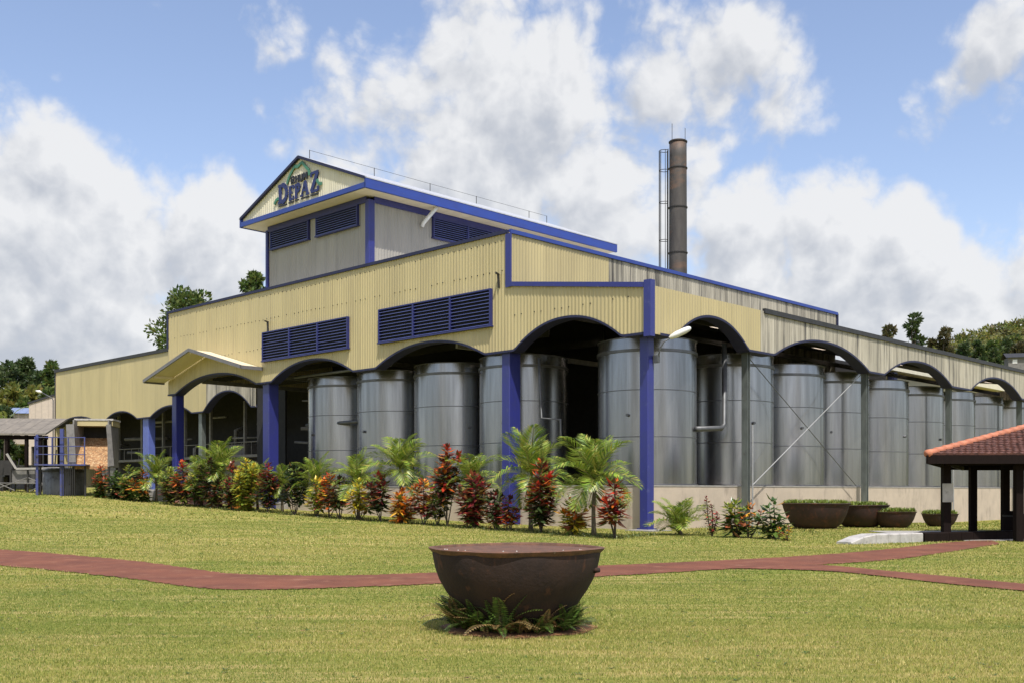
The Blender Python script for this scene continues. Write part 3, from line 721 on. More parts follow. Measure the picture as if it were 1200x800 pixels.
# ------------------------------------------------------------------ cast iron kettle in the foreground
def lumpy(name, prof, n, mat, parent, j=.006, lobes=5):
    mb = MB(); mb.lathe(prof, n); o = None
    rr = random.Random(5); ph = [rr.uniform(0, 6.28) for _ in range(lobes)]
    for i, (x, y, z) in enumerate(mb.v):
        t = math.atan2(y, x); r = 1 + j*sum(math.sin((k+2)*t+ph[k]+z*2) for k in range(lobes))/2
        mb.v[i] = (x*r, y*r, z + j*.6*math.sin(3*t+ph[0])*(z > .3))
    return sharp(mb.build(name, mat, parent, True), 40)
KX, KY = .05, 12.25
KT = empty('sugar_kettle', (KX, KY, 0), 0, 'large rusty cast iron kettle with flared rim standing on the lawn among ferns', 'kettle')
bowl = [(.0,.02),(.35,.025),(.52,.08),(.64,.18),(.74,.33),(.83,.46),(.90,.59),(.945,.72),(.965,.82),(.975,.88)]
inner = [(.94,.88),(.93,.80),(.90,.68),(.85,.57),(.75,.42),(.6,.28),(.3,.2),(0,.18)]
lumpy('bowl', bowl+[(.972,.905)]+inner, 96, M['rust'], KT)
lumpy('rim', [(.968,.892),(1.000,.922),(1.016,.946),(1.0,.955),(.955,.957),(.935,.93),(.935,.87)], 150, M['rustrim'], KT, .009, 9)
MB().tube([(.88,-.25,.70),(.945,-.28,.705)], [.035,.025], 8).build('lug', M['rust'], KT, True)
MB().lathe([(.945,.925),(.6,.935),(.001,.93)], 60, jit=.003).build('debris_fill', M['rustrim'], KT, True)
# stone-sized bits on the rim
for k in range(9):
    t = random.uniform(-2.9, -.2); r = random.uniform(.955, 1.0); s = random.uniform(.006, .012)
    p = (r*math.cos(t), r*math.sin(t), .955)
    mb = MB(); mb.add([(p[0]-s,p[1]-s,p[2]),(p[0]+s,p[1]-s*.7,p[2]),(p[0]+s*.8,p[1]+s,p[2]),(p[0]-s,p[1]+s*.8,p[2]),(p[0],p[1],p[2]+s*1.3)], [(0,1,4),(1,2,4),(2,3,4),(3,0,4)])
    mb.build('rust_flake', M['white'], KT)
# soil ring under the kettle
mb = MB(); n = 60
mb.v.append((KX, KY, .02))
for r_, z_ in ((.70,.028),(.90,.006)):
    for k in range(n):
        t = 2*math.pi*k/n; q = r_*(1+.05*math.sin(3*t+1)+.04*math.sin(7*t)); mb.v.append((KX+q*math.cos(t), KY+.05-.0+q*.92*math.sin(t), z_))
for k in range(n):
    mb.f.append((0, 1+k, 1+(k+1)%n)); mb.f.append((1+k, 1+n+k, 1+n+(k+1)%n, 1+(k+1)%n))
tag(mb.build('soil', M['soil']), 'bare brown soil bed under the large kettle', 'soil', kind='structure')
# ------------------------------------------------------------------ leaves
class Leaves:
    def __init__(s): s.v = []; s.f = []; s.c = []
    def leaf(s, p, d, side, L, w, col, fold=.12, bend=.1):
        """folded, slightly drooping blade of four triangles"""
        p = np.asarray(p, float); d = np.asarray(d, float); d = d/np.linalg.norm(d)
        side = np.asarray(side, float); side = side - d*side.dot(d); q = np.linalg.norm(side)
        if q < 1e-4: side = np.array([1., 0, 0]); side = side-d*side.dot(d); q = np.linalg.norm(side)
        side /= q; up = np.cross(side, d)
        n = len(s.v); m = p+d*(L*.5)+up*(L*bend*.6)
        t = p+d*L-np.array([0, 0, L*bend])
        s.v += [p, m+side*w/2+up*w*fold, t, m-side*w/2+up*w*fold, m]
        s.f += [(n,n+1,n+4),(n+4,n+1,n+2),(n,n+4,n+3),(n+4,n+2,n+3)]
        s.c += [col]*5
    def quadleaf(s, p, d, side, L, w, col):
        n = len(s.v); m = p+d*(L*.45)
        s.v += [p, m+side*(w/2), p+d*L, m-side*(w/2)]; s.f += [(n,n+1,n+2),(n,n+2,n+3)]; s.c += [col]*4
    def mesh(s, name):
        me = bpy.data.meshes.new(name); me.from_pydata([tuple(v) for v in s.v], [], s.f)
        at = me.attributes.new('leafcol', 'FLOAT_COLOR', 'POINT')
        c = np.ones((len(s.v), 4), np.float32); c[:, :3] = np.array(s.c); at.data.foreach_set('color', c.ravel()); return me
    def build(s, name, mat, parent=None): return link(name, s.mesh(name), mat, parent)
def vary(c, r, amt=.25):
    k = 1+r.uniform(-amt, amt); return tuple(max(.002, v*k*(1+r.uniform(-.12, .12))) for v in c)
PAL = {'red': [(.50,.045,.02),(.30,.025,.02),(.58,.13,.02),(.09,.03,.02),(.10,.10,.025)], 'crimson': [(.30,.022,.032),(.16,.02,.028),(.42,.06,.05),(.07,.03,.02),(.34,.12,.05),(.08,.10,.03)],
       'orange': [(.65,.21,.02),(.55,.11,.02),(.70,.36,.04),(.22,.06,.02),(.30,.22,.04)], 'yellow': [(.70,.54,.05),(.60,.46,.04),(.46,.42,.06),(.22,.27,.04)],
       'yellowgreen': [(.26,.30,.04),(.36,.36,.05),(.16,.22,.03)], 'dark': [(.05,.03,.022),(.045,.065,.02),(.10,.03,.026),(.08,.11,.03),(.05,.07,.025)],
       'green': [(.055,.11,.02),(.04,.08,.018),(.09,.14,.03)], 'darkgreen': [(.025,.045,.018),(.035,.06,.02),(.05,.06,.035)]}
MOTTLE = [(.22,.26,.05),(.34,.20,.05),(.40,.12,.06),(.12,.18,.03)]
def croton(px, b, h, wid, top, low, label, seed, stems=4, bare=.22, dense=1.0, name='croton_shrub', leafL=.30):
    r = random.Random(seed)
    t = (px-600)/FPX; ox, oy = CX+RB.x*b, CY+RB.y*b
    a = (ox-t*oy)/(t*LA.y-LA.x); x, y, z = W(a, b)
    root = empty(name, (x, y, z-.03), r.uniform(0, 6.28), label, 'shrub', 'coloured shrubs planted along the factory')
    sb = MB(); lv = Leaves()
    for k in range(stems):
        az = 2*math.pi*(k+r.uniform(-.3, .3))/stems; R = wid/2*r.uniform(.5, 1.0)*(0 if (k == 0 and stems > 3) else 1)
        hh = h*(1 if k == 0 else r.uniform(.55, .92))*.93
        pts = []
        for i in range(6):
            q = i/5; pts.append((R*q**.8*math.cos(az)+.03*math.sin(q*5+k), R*q**.8*math.sin(az)+.03*math.cos(q*4+k), hh*q))
        sb.tube(pts, [.028*(1-.6*i/5) for i in range(6)], 5)
        nl = int(hh*(1-bare)*66*dense)
        for i in range(nl):
            q = bare + (1-bare)*(i+r.random())/nl; f = q*5; j = min(4, int(f)); u = f-j
            p = np.array(pts[j])*(1-u)+np.array(pts[j+1])*u
            ga = i*2.4+r.uniform(-.5, .5); el = r.uniform(-.45, .5)+.75*max(0, q-.72)/.28
            d = np.array([math.cos(ga)*math.cos(el), math.sin(ga)*math.cos(el), math.sin(el)])
            sd = np.array([-math.sin(ga), math.cos(ga), r.uniform(-.4, .4)])
            wt = (q-.40)/.6+r.uniform(-.55, .45)
            c = vary(r.choice(PAL[top] if wt > .5 else (PAL[low] if r.random() < .72 else MOTTLE)), r)
            ll = leafL*r.uniform(.65, 1.15)*(1.0-.25*(q > .93))
            prof = math.sin(math.pi*min(1, (q-bare)/(1-bare)*.82+.18))**.6
            lv.leaf(p, d, sd, ll*(.55+.55*prof)*max(.75, min(1.3, wid/.9)), ll*.42, c, .15, r.uniform(0, .25))
    sb.build('stem', M['stem'], root); lv.build('foliage', M['leaf'], root)
    return root
def frond(L, droop, r, cols, n=26, spread=.34):
    lv = Leaves(); pts = []
    for i in range(n+1):
        q = i/n; ang = droop*q**1.25
        pts.append(ang)
    p = np.zeros(3); P = [p.copy()]; step = L/n; el0 = 0
    for i in range(n):
        a = -pts[i]; p = p+np.array([math.cos(a), 0, math.sin(a)])*step; P.append(p.copy())
    for i in range(3, n+1):
        q = i/n; a = -pts[i]; fw = np.array([math.cos(a), 0, math.sin(a)]); up = np.array([-math.sin(a), 0, math.cos(a)])
        ll = L*spread*(math.sin(math.pi*min(.98, q*.80+.16))**.8)*r.uniform(.88, 1.1)
        for sgn in (-1, 1):
            sw = .75+.2*q
            d = fw*(.45+.5*q)+np.array([0, sgn*1.0*sw, 0])+up*(.42*(1-q)+r.uniform(-.1,.12)); d /= np.linalg.norm(d)
            lv.leaf(P[i], d, fw, ll, L*.027, vary(r.choice(cols), r, .22), .1, r.uniform(.12, .34))
    # rachis
    n0 = len(lv.v)
    for i in range(0, n, 2):
        w = .018*(1-i/n)+.004; k = len(lv.v)
        lv.v += [P[i]+np.array([0,-w,0]), P[i]+np.array([0,w,0]), P[min(n,i+2)]+np.array([0,w*.9,0]), P[min(n,i+2)]+np.array([0,-w*.9,0]), P[i]+np.array([0,0,-w])]
        lv.f += [(k,k+1,k+2,k+3)]; lv.c += [(.16,.17,.04)]*5
    return lv
GREENS = [(.16,.25,.032),(.21,.31,.04),(.29,.36,.05),(.09,.15,.024),(.38,.37,.08),(.26,.34,.05)]
frond_bank = [frond(1.0, .5+.25*k, random.Random(50+k), GREENS, 34, .40).mesh('frond') for k in range(5)]
for f_ in frond_bank: f_.materials.append(M['leaf'])
def palm(px, b, trunk, L, label, seed, nf=13, lowest=92, name='palm', group='young palms planted along the factory'):
    r = random.Random(seed)
    t = (px-600)/FPX; ox, oy = CX+RB.x*b, CY+RB.y*b; a = (ox-t*oy)/(t*LA.y-LA.x); x, y, z = W(a, b)
    root = empty(name, (x, y, z-.03), 0, label, 'palm', group)
    pts = [(.04*math.sin(i*.8+seed)*i/5, .04*math.cos(i*.7+seed)*i/5, trunk*i/6) for i in range(7)]
    mb = MB(); mb.tube(pts, [.105,.085,.075,.07,.068,.066,.055], 10)
    i0 = pts[-1]
    mb.build('trunk', M['bark'], root, True)
    for k in range(nf):
        az = 2.399*k+r.uniform(-.25, .25); age = k/nf
        el = math.radians(84-lowest*age**1.05+r.uniform(-7, 7))
        o = bpy.data.objects.new('frond', frond_bank[min(4, int(age*4+r.random()*1.2))]); COL.objects.link(o); o.parent = root
        o.location = (i0[0], i0[1], trunk-.02-.12*age); s = L*r.uniform(.82, 1.1)
        o.rotation_euler = (r.uniform(-.3, .3), -el, az); o.scale = (s, s, s)
    return root
# ------------------------------------------------------------------ planting along the factory
def bp(px): return float(np.interp(px, [100, 330, 500, 720, 800], [-3.2, -2.6, -3.4, -5.6, -1.2]))
PALMS = [(183,1.5,1.9,'bushy palm at the far end of the planting, before the pale blue pillar',13),
 (236,1.5,1.9,'palm among red shrubs in front of the porch arch',13),(258,2.1,2.1,'tallest bushy palm under the porch arch',14),(302,1.35,1.7,'palm tucked behind yellow green shrubs at the porch column',12),
 (331,1.45,1.5,'small palm with bare slim trunk right of the porch column',11),(370,1.6,1.9,'palm rising over the yellow and red shrub pair',12),
 (420,1.75,1.9,'palm with thick trunk behind the bright yellow shrub',12),(470,2.35,2.15,'tall palm above two orange shrubs',13),
 (553,1.9,1.6,'upright palm crown standing behind a pink crimson shrub',11),(622,2.1,2.1,'wide palm in front of the blue column with a dark red shrub before it',14),
 (696,1.95,2.0,'wide spreading palm with a bare trunk beside the crimson shrub',15)]
PAL['red'] += [(.55,.16,.03)]
for i, (px, tr, L, lab, nf) in enumerate(PALMS): palm(px, bp(px)+(.5 if i not in (10,) else 0), tr*1.05, L*(.84 if 325 < px < 600 else .92), lab, 100+i, nf+6)
def Yat(px):
    b = bp(px); t = (px-600)/FPX; ox, oy = CX+RB.x*b, CY+RB.y*b; a = (ox-t*oy)/(t*LA.y-LA.x); return oy+LA.y*a
CROT = [ # px, height px, width px, top colour, lower colour, label, stems, bare
 (118,40,26,'red','green','low green shrub with red crown at the left end of the planting',4,.06),
 (136,34,30,'green','darkgreen','round dark green shrub at the left end of the planting',5,.04),
 (152,44,30,'yellowgreen','green','yellow flecked green shrub next to the round dark green one',5,.05),
 (168,40,26,'orange','green','green shrub with orange lower leaves near the pale blue pillar',4,.08),
 (200,46,30,'yellowgreen','dark','mottled green shrub left of the far porch column',4,.15),
 (214,56,30,'red','dark','red topped shrub beside the far porch column',4,.2),
 (229,48,26,'yellowgreen','green','mottled yellow green shrub behind red and white kerb blocks',4,.25),
 (247,62,30,'dark','dark','dark maroon shrub below the tallest palm of the porch',4,.18),
 (272,60,28,'crimson','dark','dark crimson shrub beside the orange pot',4,.2),
 (289,64,38,'yellow','yellowgreen','big yellow green shrub just left of the blue porch column',6,.06),
 (314,62,26,'crimson','dark','slim dark crimson shrub in front of the blue porch column',4,.18),
 (345,64,34,'darkgreen','darkgreen','dark blue green shrub with several thin bare stems',5,.28),
 (372,48,26,'yellow','yellowgreen','yellow leaved shrub against the red one',4,.2),
 (386,56,26,'red','orange','bright red shrub against the yellow leaved one',4,.30),
 (398,52,24,'dark','dark','dark shrub on thin bare stems beside the bright red one',4,.32),
 (420,50,34,'yellow','yellow','bright yellow shrub around a palm trunk',5,.28),
 (446,60,34,'crimson','darkgreen','dark green and crimson shrub left of the orange pair',4,.2),
 (471,42,30,'orange','orange','low orange shrub close to the ground',5,.05),
 (497,56,30,'orange','crimson','orange red shrub on a short stem',4,.2),
 (524,102,34,'red','dark','tall dark shrub with a red tip standing over its neighbours',5,.28),
 (513,50,20,'yellowgreen','dark','small olive shrub at the foot of the tall dark one',3,.2),
 (554,70,36,'crimson','crimson','pinkish crimson shrub of fine leaves in front of an upright palm',6,.06),
 (581,50,26,'dark','crimson','dark maroon shrub against the foot of the blue column',4,.15),
 (597,44,22,'crimson','red','small crimson shrub beside the blue column',4,.2),
 (634,92,38,'red','dark','tall dark shrub with scattered scarlet leaves under the wide palm',6,.12),
 (671,46,34,'orange','yellow','low orange and yellow shrub left of a bare palm trunk',5,.1),
 (720,72,36,'red','crimson','crimson shrub on pale bare stems nearest the corner column',4,.34)]
for i, (px, hp, wp, top, low, lab, st, bare) in enumerate(CROT):
    Y = Yat(px); s = Y/FPX
    croton(px, bp(px)-.35+random.uniform(-.2, .2), hp*s*1.0, wp*s*1.08, top, low, lab, 300+i, st, bare+(.12 if px > 325 else 0), 1.0, leafL=.42)
# right of the corner column, at the foot of the plinth
def spot(px, py, name, builder): pass
palm(797, -2.0, .2, 1.45, 'small stemless palm beside the corner column', 201, 16, 45)
croton(835, -2.2, 1.55, .55, 'crimson', 'crimson', 'narrow crimson shrub alone against the plinth', 401, 3, .12, leafL=.24)
croton(862, -2.4, 1.4, 1.2, 'yellowgreen', 'green', 'spreading green dracaena with yellowish leaves by the first grey column', 402, 4, .25, .8, 'dracaena', .42)
croton(878, -2.4, 1.3, .9, 'orange', 'green', 'green shrub with a few orange leaves by the first grey column', 403, 3, .25, .7, leafL=.34)
croton(907, -2.4, 1.45, 1.1, 'green', 'green', 'thin green dracaena beside the first planted kettle', 404, 4, .2, .7, 'dracaena', .42)
croton(921, -3.4, .55, .6, 'orange', 'yellow', 'tiny orange shrub under the rim of the first planted kettle', 405, 3, .1, 1, leafL=.22)
MB_ = MB().tube([(0,0,0),(0,0,1.5)], .035, 6)
x, y, z = W(-1.05, 6.0); 
# ------------------------------------------------------------------ ferns round the kettle
def fern(x, y, z, L, nf, seed, label):
    r = random.Random(seed); root = empty('fern', (x, y, z), r.uniform(0, 6.28), label, 'fern', 'ferns growing round the foot of the kettle')
    for k in range(nf):
        az = 2.4*k+r.uniform(-.3, .3); dry = r.random() < .34
        lv = Leaves(); n = 18; LL = L*r.uniform(.7, 1.15); e0 = r.uniform(.7, 1.5); dr = r.uniform(.3, 1.8)
        cols = [(.20,.13,.05),(.26,.18,.08)] if dry else [(.07,.12,.022),(.10,.16,.03),(.05,.085,.018)]
        p = np.zeros(3)
        for i in range(n):
            q = i/n; a = e0-dr*q; fw = np.array([math.cos(a)*math.cos(az), math.cos(a)*math.sin(az), math.sin(a)]); sd = np.array([-math.sin(az), math.cos(az), 0])
            p2 = p+fw*LL/n; w = LL*.17*math.sin(math.pi*min(.97, q*.75+.2))
            for sg in (-1, 1): lv.leaf(p2, sd*sg+fw*.25, fw, w, LL*.05, vary(r.choice(cols), r), .05, .1)
            k2 = len(lv.v); ww = .003
            lv.v += [p-sd*ww, p+sd*ww, p2+sd*ww, p2-sd*ww]; lv.f += [(k2,k2+1,k2+2,k2+3)]; lv.c += [(.07,.06,.025)]*4
            p = p2
        lv.build('frond', M['leaf'], root)
FERN_LABELS = ['fern','fern','fern']
for k in range(26):
    t = math.radians(-178+7.6*k) if k < 24 else math.radians(random.uniform(10, 170)); rr = .60+random.uniform(-.02, .14)
    fx, fy = KX+rr*math.cos(t), KY+rr*.95*math.sin(t)
    fern(fx, fy, .03, (random.choice([.36,.42,.55]) if k < 11 else random.choice([.26,.32,.38])), 13, 500+k, 'green fern with some dry brown fronds at the foot of the rusty kettle')
# ------------------------------------------------------------------ planted kettles by the plinth
def planted(px, py, rad, h, label, seed, lab2):
    x, y = hit(px, py); z = gz(x, y)
    y += rad*.55; x += 0
    r = random.Random(seed)
    k = empty('planter_kettle', (x, y, z-.02), r.uniform(0, 6), label, 'planter', 'old kettles used as planters by the plinth')
    b = [(0,.0),(.45,.0),(.62,.08),(.76,.25),(.88,.55),(.95,.82),(.97,.93),(1.02,1.0),(1.0,1.02),(.94,1.0),(.93,.9)]
    lumpy('bowl', [(q*rad, w*h) for q, w in b], 56, M['planter'], k, .012)
    MB().lathe([(.935*rad,.93*h),(.5*rad,.97*h),(0.001,.98*h)], 40).build('soil_fill', M['soil'], k, True)
    lv = Leaves()
    for i in range(int(300*rad*rad)+140):
        t = r.uniform(0, 6.283); q = rad*.9*math.sqrt(r.random())
        for j in range(4):
            a = r.uniform(0, 6.283); e = r.uniform(.3, 1.4); d = np.array([math.cos(a)*math.cos(e), math.sin(a)*math.cos(e), math.sin(e)])
            lv.leaf((q*math.cos(t), q*math.sin(t), .96*h), d, (-math.sin(a), math.cos(a), 0), r.uniform(.14, .30), .06, vary(r.choice([(.18,.24,.04),(.24,.29,.05),(.13,.18,.03)]), r), .1, .1)
    g = lv.build('ground_cover', M['leaf']); g.location = (x, y, z-.02)
    tag(g, lab2, 'plants', kind='stuff')
planted(962, 619.5, 1.42, 1.1, 'largest rusty planted kettle, left end of the row along the plinth', 1, 'low green plants filling the largest planted kettle')
planted(1014, 617.5, 1.22, 1.0, 'dark rusty kettle overlapped by the largest one', 2, 'low green plants inside the overlapped dark kettle')
planted(1053, 618, .92, .72, 'smaller rusty kettle with leafy plants beside the dark one', 3, 'leafy plants in the smaller rusty kettle')
planted(1106, 616.5, .80, .60, 'smallest rusty kettle standing apart beside the grey column', 4, 'leafy plants in the smallest kettle')
# ------------------------------------------------------------------ white kerb wall, pavilion
kx0, ky0 = hit(998, 637.5); kx1, ky1 = hit(1082, 634.5); kx2, ky2 = hit(1182, 630.5)
def wall_piece(p0, p1, h0, h1, w, name, mat, label, cat):
    d = Vector((p1[0]-p0[0], p1[1]-p0[1])); L = d.length
    o = empty(name, (p0[0], p0[1], gz(*p0)-.05), math.atan2(d.y, d.x), label, cat)
    n = max(2, int(L/.5)); 
    for i in range(n):
        a, b = L*i/n, L*(i+1)/n-.012
        ha = h0+(h1-h0)*min(1, (a/1.0))**.6; hb = h0+(h1-h0)*min(1, (b/1.0))**.6; c = .03
        mb = MB(); vs = []
        for (xx, hh) in ((a, ha), (b, hb)): vs += [(xx,0,0),(xx,0,hh-c),(xx,c,hh),(xx,w-c,hh),(xx,w,hh-c),(xx,w,0)]
        mb.add(vs, [(j,j+1,j+7,j+6) for j in range(5)]+[(5,4,3,2,1,0),(6,7,8,9,10,11)])
        mb.build('kerb_block', mat, o)
    return o
wall_piece((kx0, ky0), (kx1, ky1), .12, .34, .6, 'kerb_wall', M['white'], 'low worn white kerb wall with a sloped end in the sun', 'kerb')
wall_piece((kx1+.05, ky1), (kx2+1.5, ky2), .34, .34, .5, 'kerb_wall', M['wood'], 'low white kerb wall coloured dark as the shade under the pavilion roof', 'kerb')  # same white kerb; the dark material stands in for the roof's shade
PV = empty('pavilion', (13, 33, 0), 0, 'open pavilion with clay tiled hip roof on dark wooden posts', 'pavilion')
K = [(0,0),(12.2,-.4),(14.5,9.5),(4.6,9.4)]; RG = [(6.3,4.7),(9.2,4.7)]; ez = 2.72; rz_ = 4.08
def post(px, py):
    x, y = hit(px, py); z = gz(x, y)
    return MB().box(x-13-.12, x-13+.12, y-33-.12, y-33+.12, z-.1, 2.55).build('post', M['wood'], PV)
posts = [post(1108.5, 633), post(1193.5, 634), post(1140, 624.5), post(1178, 625.5)]
for (x, y) in ((24.6,33.4),(27,42)): MB().box(x-13-.12,x-13+.12,y-33-.12,y-33+.12,-.3,2.55).build('post', M['wood'], PV)
for i in range(4):
    p, q = K[i], K[(i+1) % 4]
    MB().bar((p[0],p[1],ez-.13),(q[0],q[1],ez-.13),.06,.26).build('fascia_board', M['wood'], PV)
    MB().bar((p[0]*.86+.9,p[1]*.86+.65,2.50),(q[0]*.86+.9,q[1]*.86+.65,2.50),.12,.14).build('ring_beam', M['wood'], PV)
def roof_face(pts, seed):
    """tiled plane between an eave (pts[0], pts[1]) and a ridge (pts[2] above pts[1], pts[3] above pts[0])"""
    r = random.Random(seed); e0, e1, r1, r0 = [Vector(p) for p in pts]; rows = 20; mb = MB()
    nrm = (e1-e0).cross(r0-e0).normalized()
    if nrm.z < 0: nrm = -nrm
    for i in range(rows):
        t0, t1 = i/rows, min(1, (i+1.12)/rows)
        a0 = e0.lerp(r0, t0); b0 = e1.lerp(r1, t0); a1 = e0.lerp(r0, t1); b1 = e1.lerp(r1, t1)
        n = max(2, int((b0-a0).length/.21))
        for k in range(n):
            for (u0, u1) in ((k/n+.006/n, (k+1)/n-.006/n),):
                um = (u0+u1)/2; j = r.uniform(-.006, .012)
                lo = [a0.lerp(b0, u)+nrm*(.065+j+h_) for u, h_ in ((u0,0),(um,.028),(u1,0))]
                hi = [a1.lerp(b1, u)+nrm*(.020+h_) for u, h_ in ((u0,0),(um,.028),(u1,0))]
                bt = [a0.lerp(b0, u)+nrm*(.010) for u in (u0, um, u1)]
                mb.add(lo+hi+bt, [(0,1,4,3),(1,2,5,4),(6,7,1,0),(7,8,2,1)])
    o = mb.build('roof_tiles', M['tile'], PV); o['kind'] = 'stuff'
    MB().add([e0-nrm*.03, e1-nrm*.03, r1-nrm*.03, r0-nrm*.03], [(0,1,2,3)]).build('roof_deck', M['wood'], PV)
E3 = [(x, y, ez) for x, y in K]; R3 = [(x, y, rz_) for x, y in RG]
roof_face([E3[0], E3[1], R3[1], R3[0]], 1); roof_face([E3[2], E3[3], R3[0], R3[1]], 2)
roof_face([E3[3], E3[0], Vector(R3[0]), Vector(R3[0])], 3); roof_face([E3[1], E3[2], Vector(R3[1]), Vector(R3[1])], 4)
def caps(p, q, n):
    p = Vector(p); q = Vector(q)
    for i in range(n):
        a = p.lerp(q, i/n)+Vector((0,0,.06)); b = p.lerp(q, (i+1.1)/n)+Vector((0,0,.045))
        MB().tube([a, b], [.125, .105], 10).build('ridge_tile', M['ridgetile'], PV, True)
for i, j in ((0,0),(1,1),(2,1),(3,0)): caps(E3[i], R3[j], 17)
caps(R3[0], R3[1], 7)
mb = MB().box(1.2,12.5,.9,9.0,-.3,.03); tag(mb.build('pavilion_floor', M['concrete']), 'grey concrete floor slab under the pavilion', 'floor', kind='structure').location = (13, 33, 0)
# notice board on the nearest post
px_, py_ = hit(1108.5, 633)
NB = tag(MB().box(px_-.17, px_+.17, py_-.17, py_-.135, 1.25, 1.85).build('notice_board', M['white']), 'small weathered white notice fixed to the leftmost pavilion post', 'notice')
# dark round seat behind the posts
sx, sy = hit(1191, 629)
st_ = empty('barrel', (sx+.3, sy+.8, gz(sx, sy)), 0, 'dark wooden barrel standing under the pavilion roof', 'barrel')
MB().lathe([(0,0),(.30,0),(.36,.2),(.39,.45),(.36,.7),(.30,.9),(.28,.9),(.28,.86),(0,.86)], 24).build('staves', M['wood'], st_, True)
for z in (.15,.7): MB().lathe([(.34,z),(.375,z),(.385,z+.06),(.34,z+.06)], 24).build('hoop', M['iron'], st_)
# ------------------------------------------------------------------ yard at the left: cane hopper, platform, shed, vat
def ppx(px, a_off_b):
    b = a_off_b; t = (px-600)/FPX; ox, oy = CX+RB.x*b, CY+RB.y*b; a = (ox-t*oy)/(t*LA.y-LA.x); return W(a, b)
def z_at(py, Y): return EYE+(HORIZON-py)/FPX*Y
x, y, z = ppx(111, -3.0)
HP = empty('cane_hopper', (x, y, z-.1), .12, 'tall grey feed chute with brown cane waste sliding down beside the arches', 'hopper')
h0 = z_at(545, y)-z; h1 = z_at(489, y)-z
MB().box(-1.15,-1.05,-.9,1.6,h0,h1-.1).build('side_plate', M['machine'], HP); MB().box(1.05,1.15,-.9,1.6,h0,h1-.1).build('side_plate', M['machine'], HP)
MB().bar((-1.15,-1.0,h0+.05),(-1.3,-.95,h1-.4),.09,.5).build('side_flange', M['machine'], HP); MB().bar((1.35,-1.0,h0+.05),(1.12,-.95,h1-.4),.09,.3).build('side_flange', M['machine'], HP)
MB().add([(-1.04,-.9,h0+.05),(1.04,-.9,h0+.05),(1.04,1.2,h0+2.0),(-1.04,1.2,h0+2.0),(-1.04,-.9,h0-.15),(1.04,-.9,h0-.15)], [(0,1,2,3),(4,5,1,0)]).build('cane_waste', M['bagasse'], HP)
MB().box(-1.2,1.2,-.2,1.7,h1-.45,h1-.1).build('hood', M['cream'], HP); MB().box(-1.25,1.25,-.25,1.72,h1-.09,h1+.02).build('hood_lid', M['white'], HP)
MB().box(-1.04,1.04,1.25,1.35,h0+1.6,h1-.45).build('rear_plate', M['dark'], HP)
for xx in (-1.1, 1.1):
    for yy in (-.8, 1.5): MB().box(xx-.07,xx+.07,yy-.07,yy+.07,-.3,h0).build('leg', M['iron'], HP)
x, y, z = ppx(77, -5.0)
PF = empty('work_platform', (x, y, z), .12, 'blue railed work platform beside the cane chute', 'platform')
zp = z_at(543.5, y)-z; sc = y/FPX; xl, xr = -32*sc, 25*sc
MB().box(xl, xr, -.6, .8, zp-.09, zp).build('deck', M['railblue'], PF)
for k, q in enumerate((xl+.05, xl+1.1, xl+2.1, xr-.05)):
    MB().box(q-.032, q+.032, -.6, -.53, zp, zp+1.75).build('rail_post', M['railblue'], PF)
for hz in (.62, 1.15, 1.72): MB().tube([(xl,-.55,zp+hz),(xr,-.55,zp+hz)], .028, 6).build('rail', M['railblue'], PF)
for q in (xl+.15, xl+1.6, xr-.2): MB().box(q-.06,q+.06,.1,.2,-.2,zp-.12).build('leg', M['iron'], PF)
MB().box(xl+.05,xl+.2,-.45,-.3,-.1,zp+1.9).build('upright', M['railblue'], PF); MB().box(xl+1.5,xl+1.72,-.3,-.08,-.1,zp+2.3).build('upright', M['railblue'], PF)
for k in range(7): MB().bar((xr-.7-.13*k, -.45, -.1), (xr-.72-.13*k, -.45, zp-.14), .035).build('grille_bar', M['iron'], PF)
x, y, z = ppx(75, -4.3)
VT = empty('vat', (x, y, z-.1), 0, 'squat pale grey metal vat under the blue platform', 'vat')
hv = z_at(547, y)-z; rv = 23*y/FPX
MB().lathe([(rv,0),(rv,hv),(rv-.05,hv+.02),(0.01,hv+.08)], 32).build('shell', M['vat'], VT, True)
MB().lathe([(rv,hv-.2),(rv+.05,hv-.19),(rv+.05,hv-.1),(rv,hv-.09)], 32).build('hoop', M['iron'], VT)
# shed
x, y, z = ppx(20, -5.0)
SH = empty('open_shed', (x, y, z), .05, 'low open shed with an old grey brown roof at the edge of the yard', 'shed')
sc = y/FPX; zt = z_at(495, y)-z; zb = z_at(509, y)-z; w0, w1 = -70*sc, 46*sc
n = 9
for i in range(n):
    a, b = w0+(w1-w0)*i/n, w0+(w1-w0)*(i+1)/n-.02
    MB().add([(a,-2.0,zb),(b,-2.0,zb),(b,2.0,zt+.45),(a,2.0,zt+.45),(a,-2.0,zb-.12),(b,-2.0,zb-.12),(b,2.0,zt+.3),(a,2.0,zt+.3)], [(0,1,2,3),(7,6,5,4),(0,4,5,1),(1,5,6,2),(3,7,4,0)]).build('roof_sheet', M['shedroof'], SH)
for q in (w0+.5, -22*sc, 0, 22*sc, w1-.5):
    for yy in (-1.7, 1.7): MB().box(q-.09,q+.09,yy-.09,yy+.09,-.4,zb-.1).build('post', M['wood'], SH)
MB().box(w0,w1,-1.75,-1.6,zb-.4,zb-.13).build('beam', M['wood'], SH)
MB().box(w0,w1,2.1,2.2,-.3,1.8).build('rear_wall', M['machine'], SH)
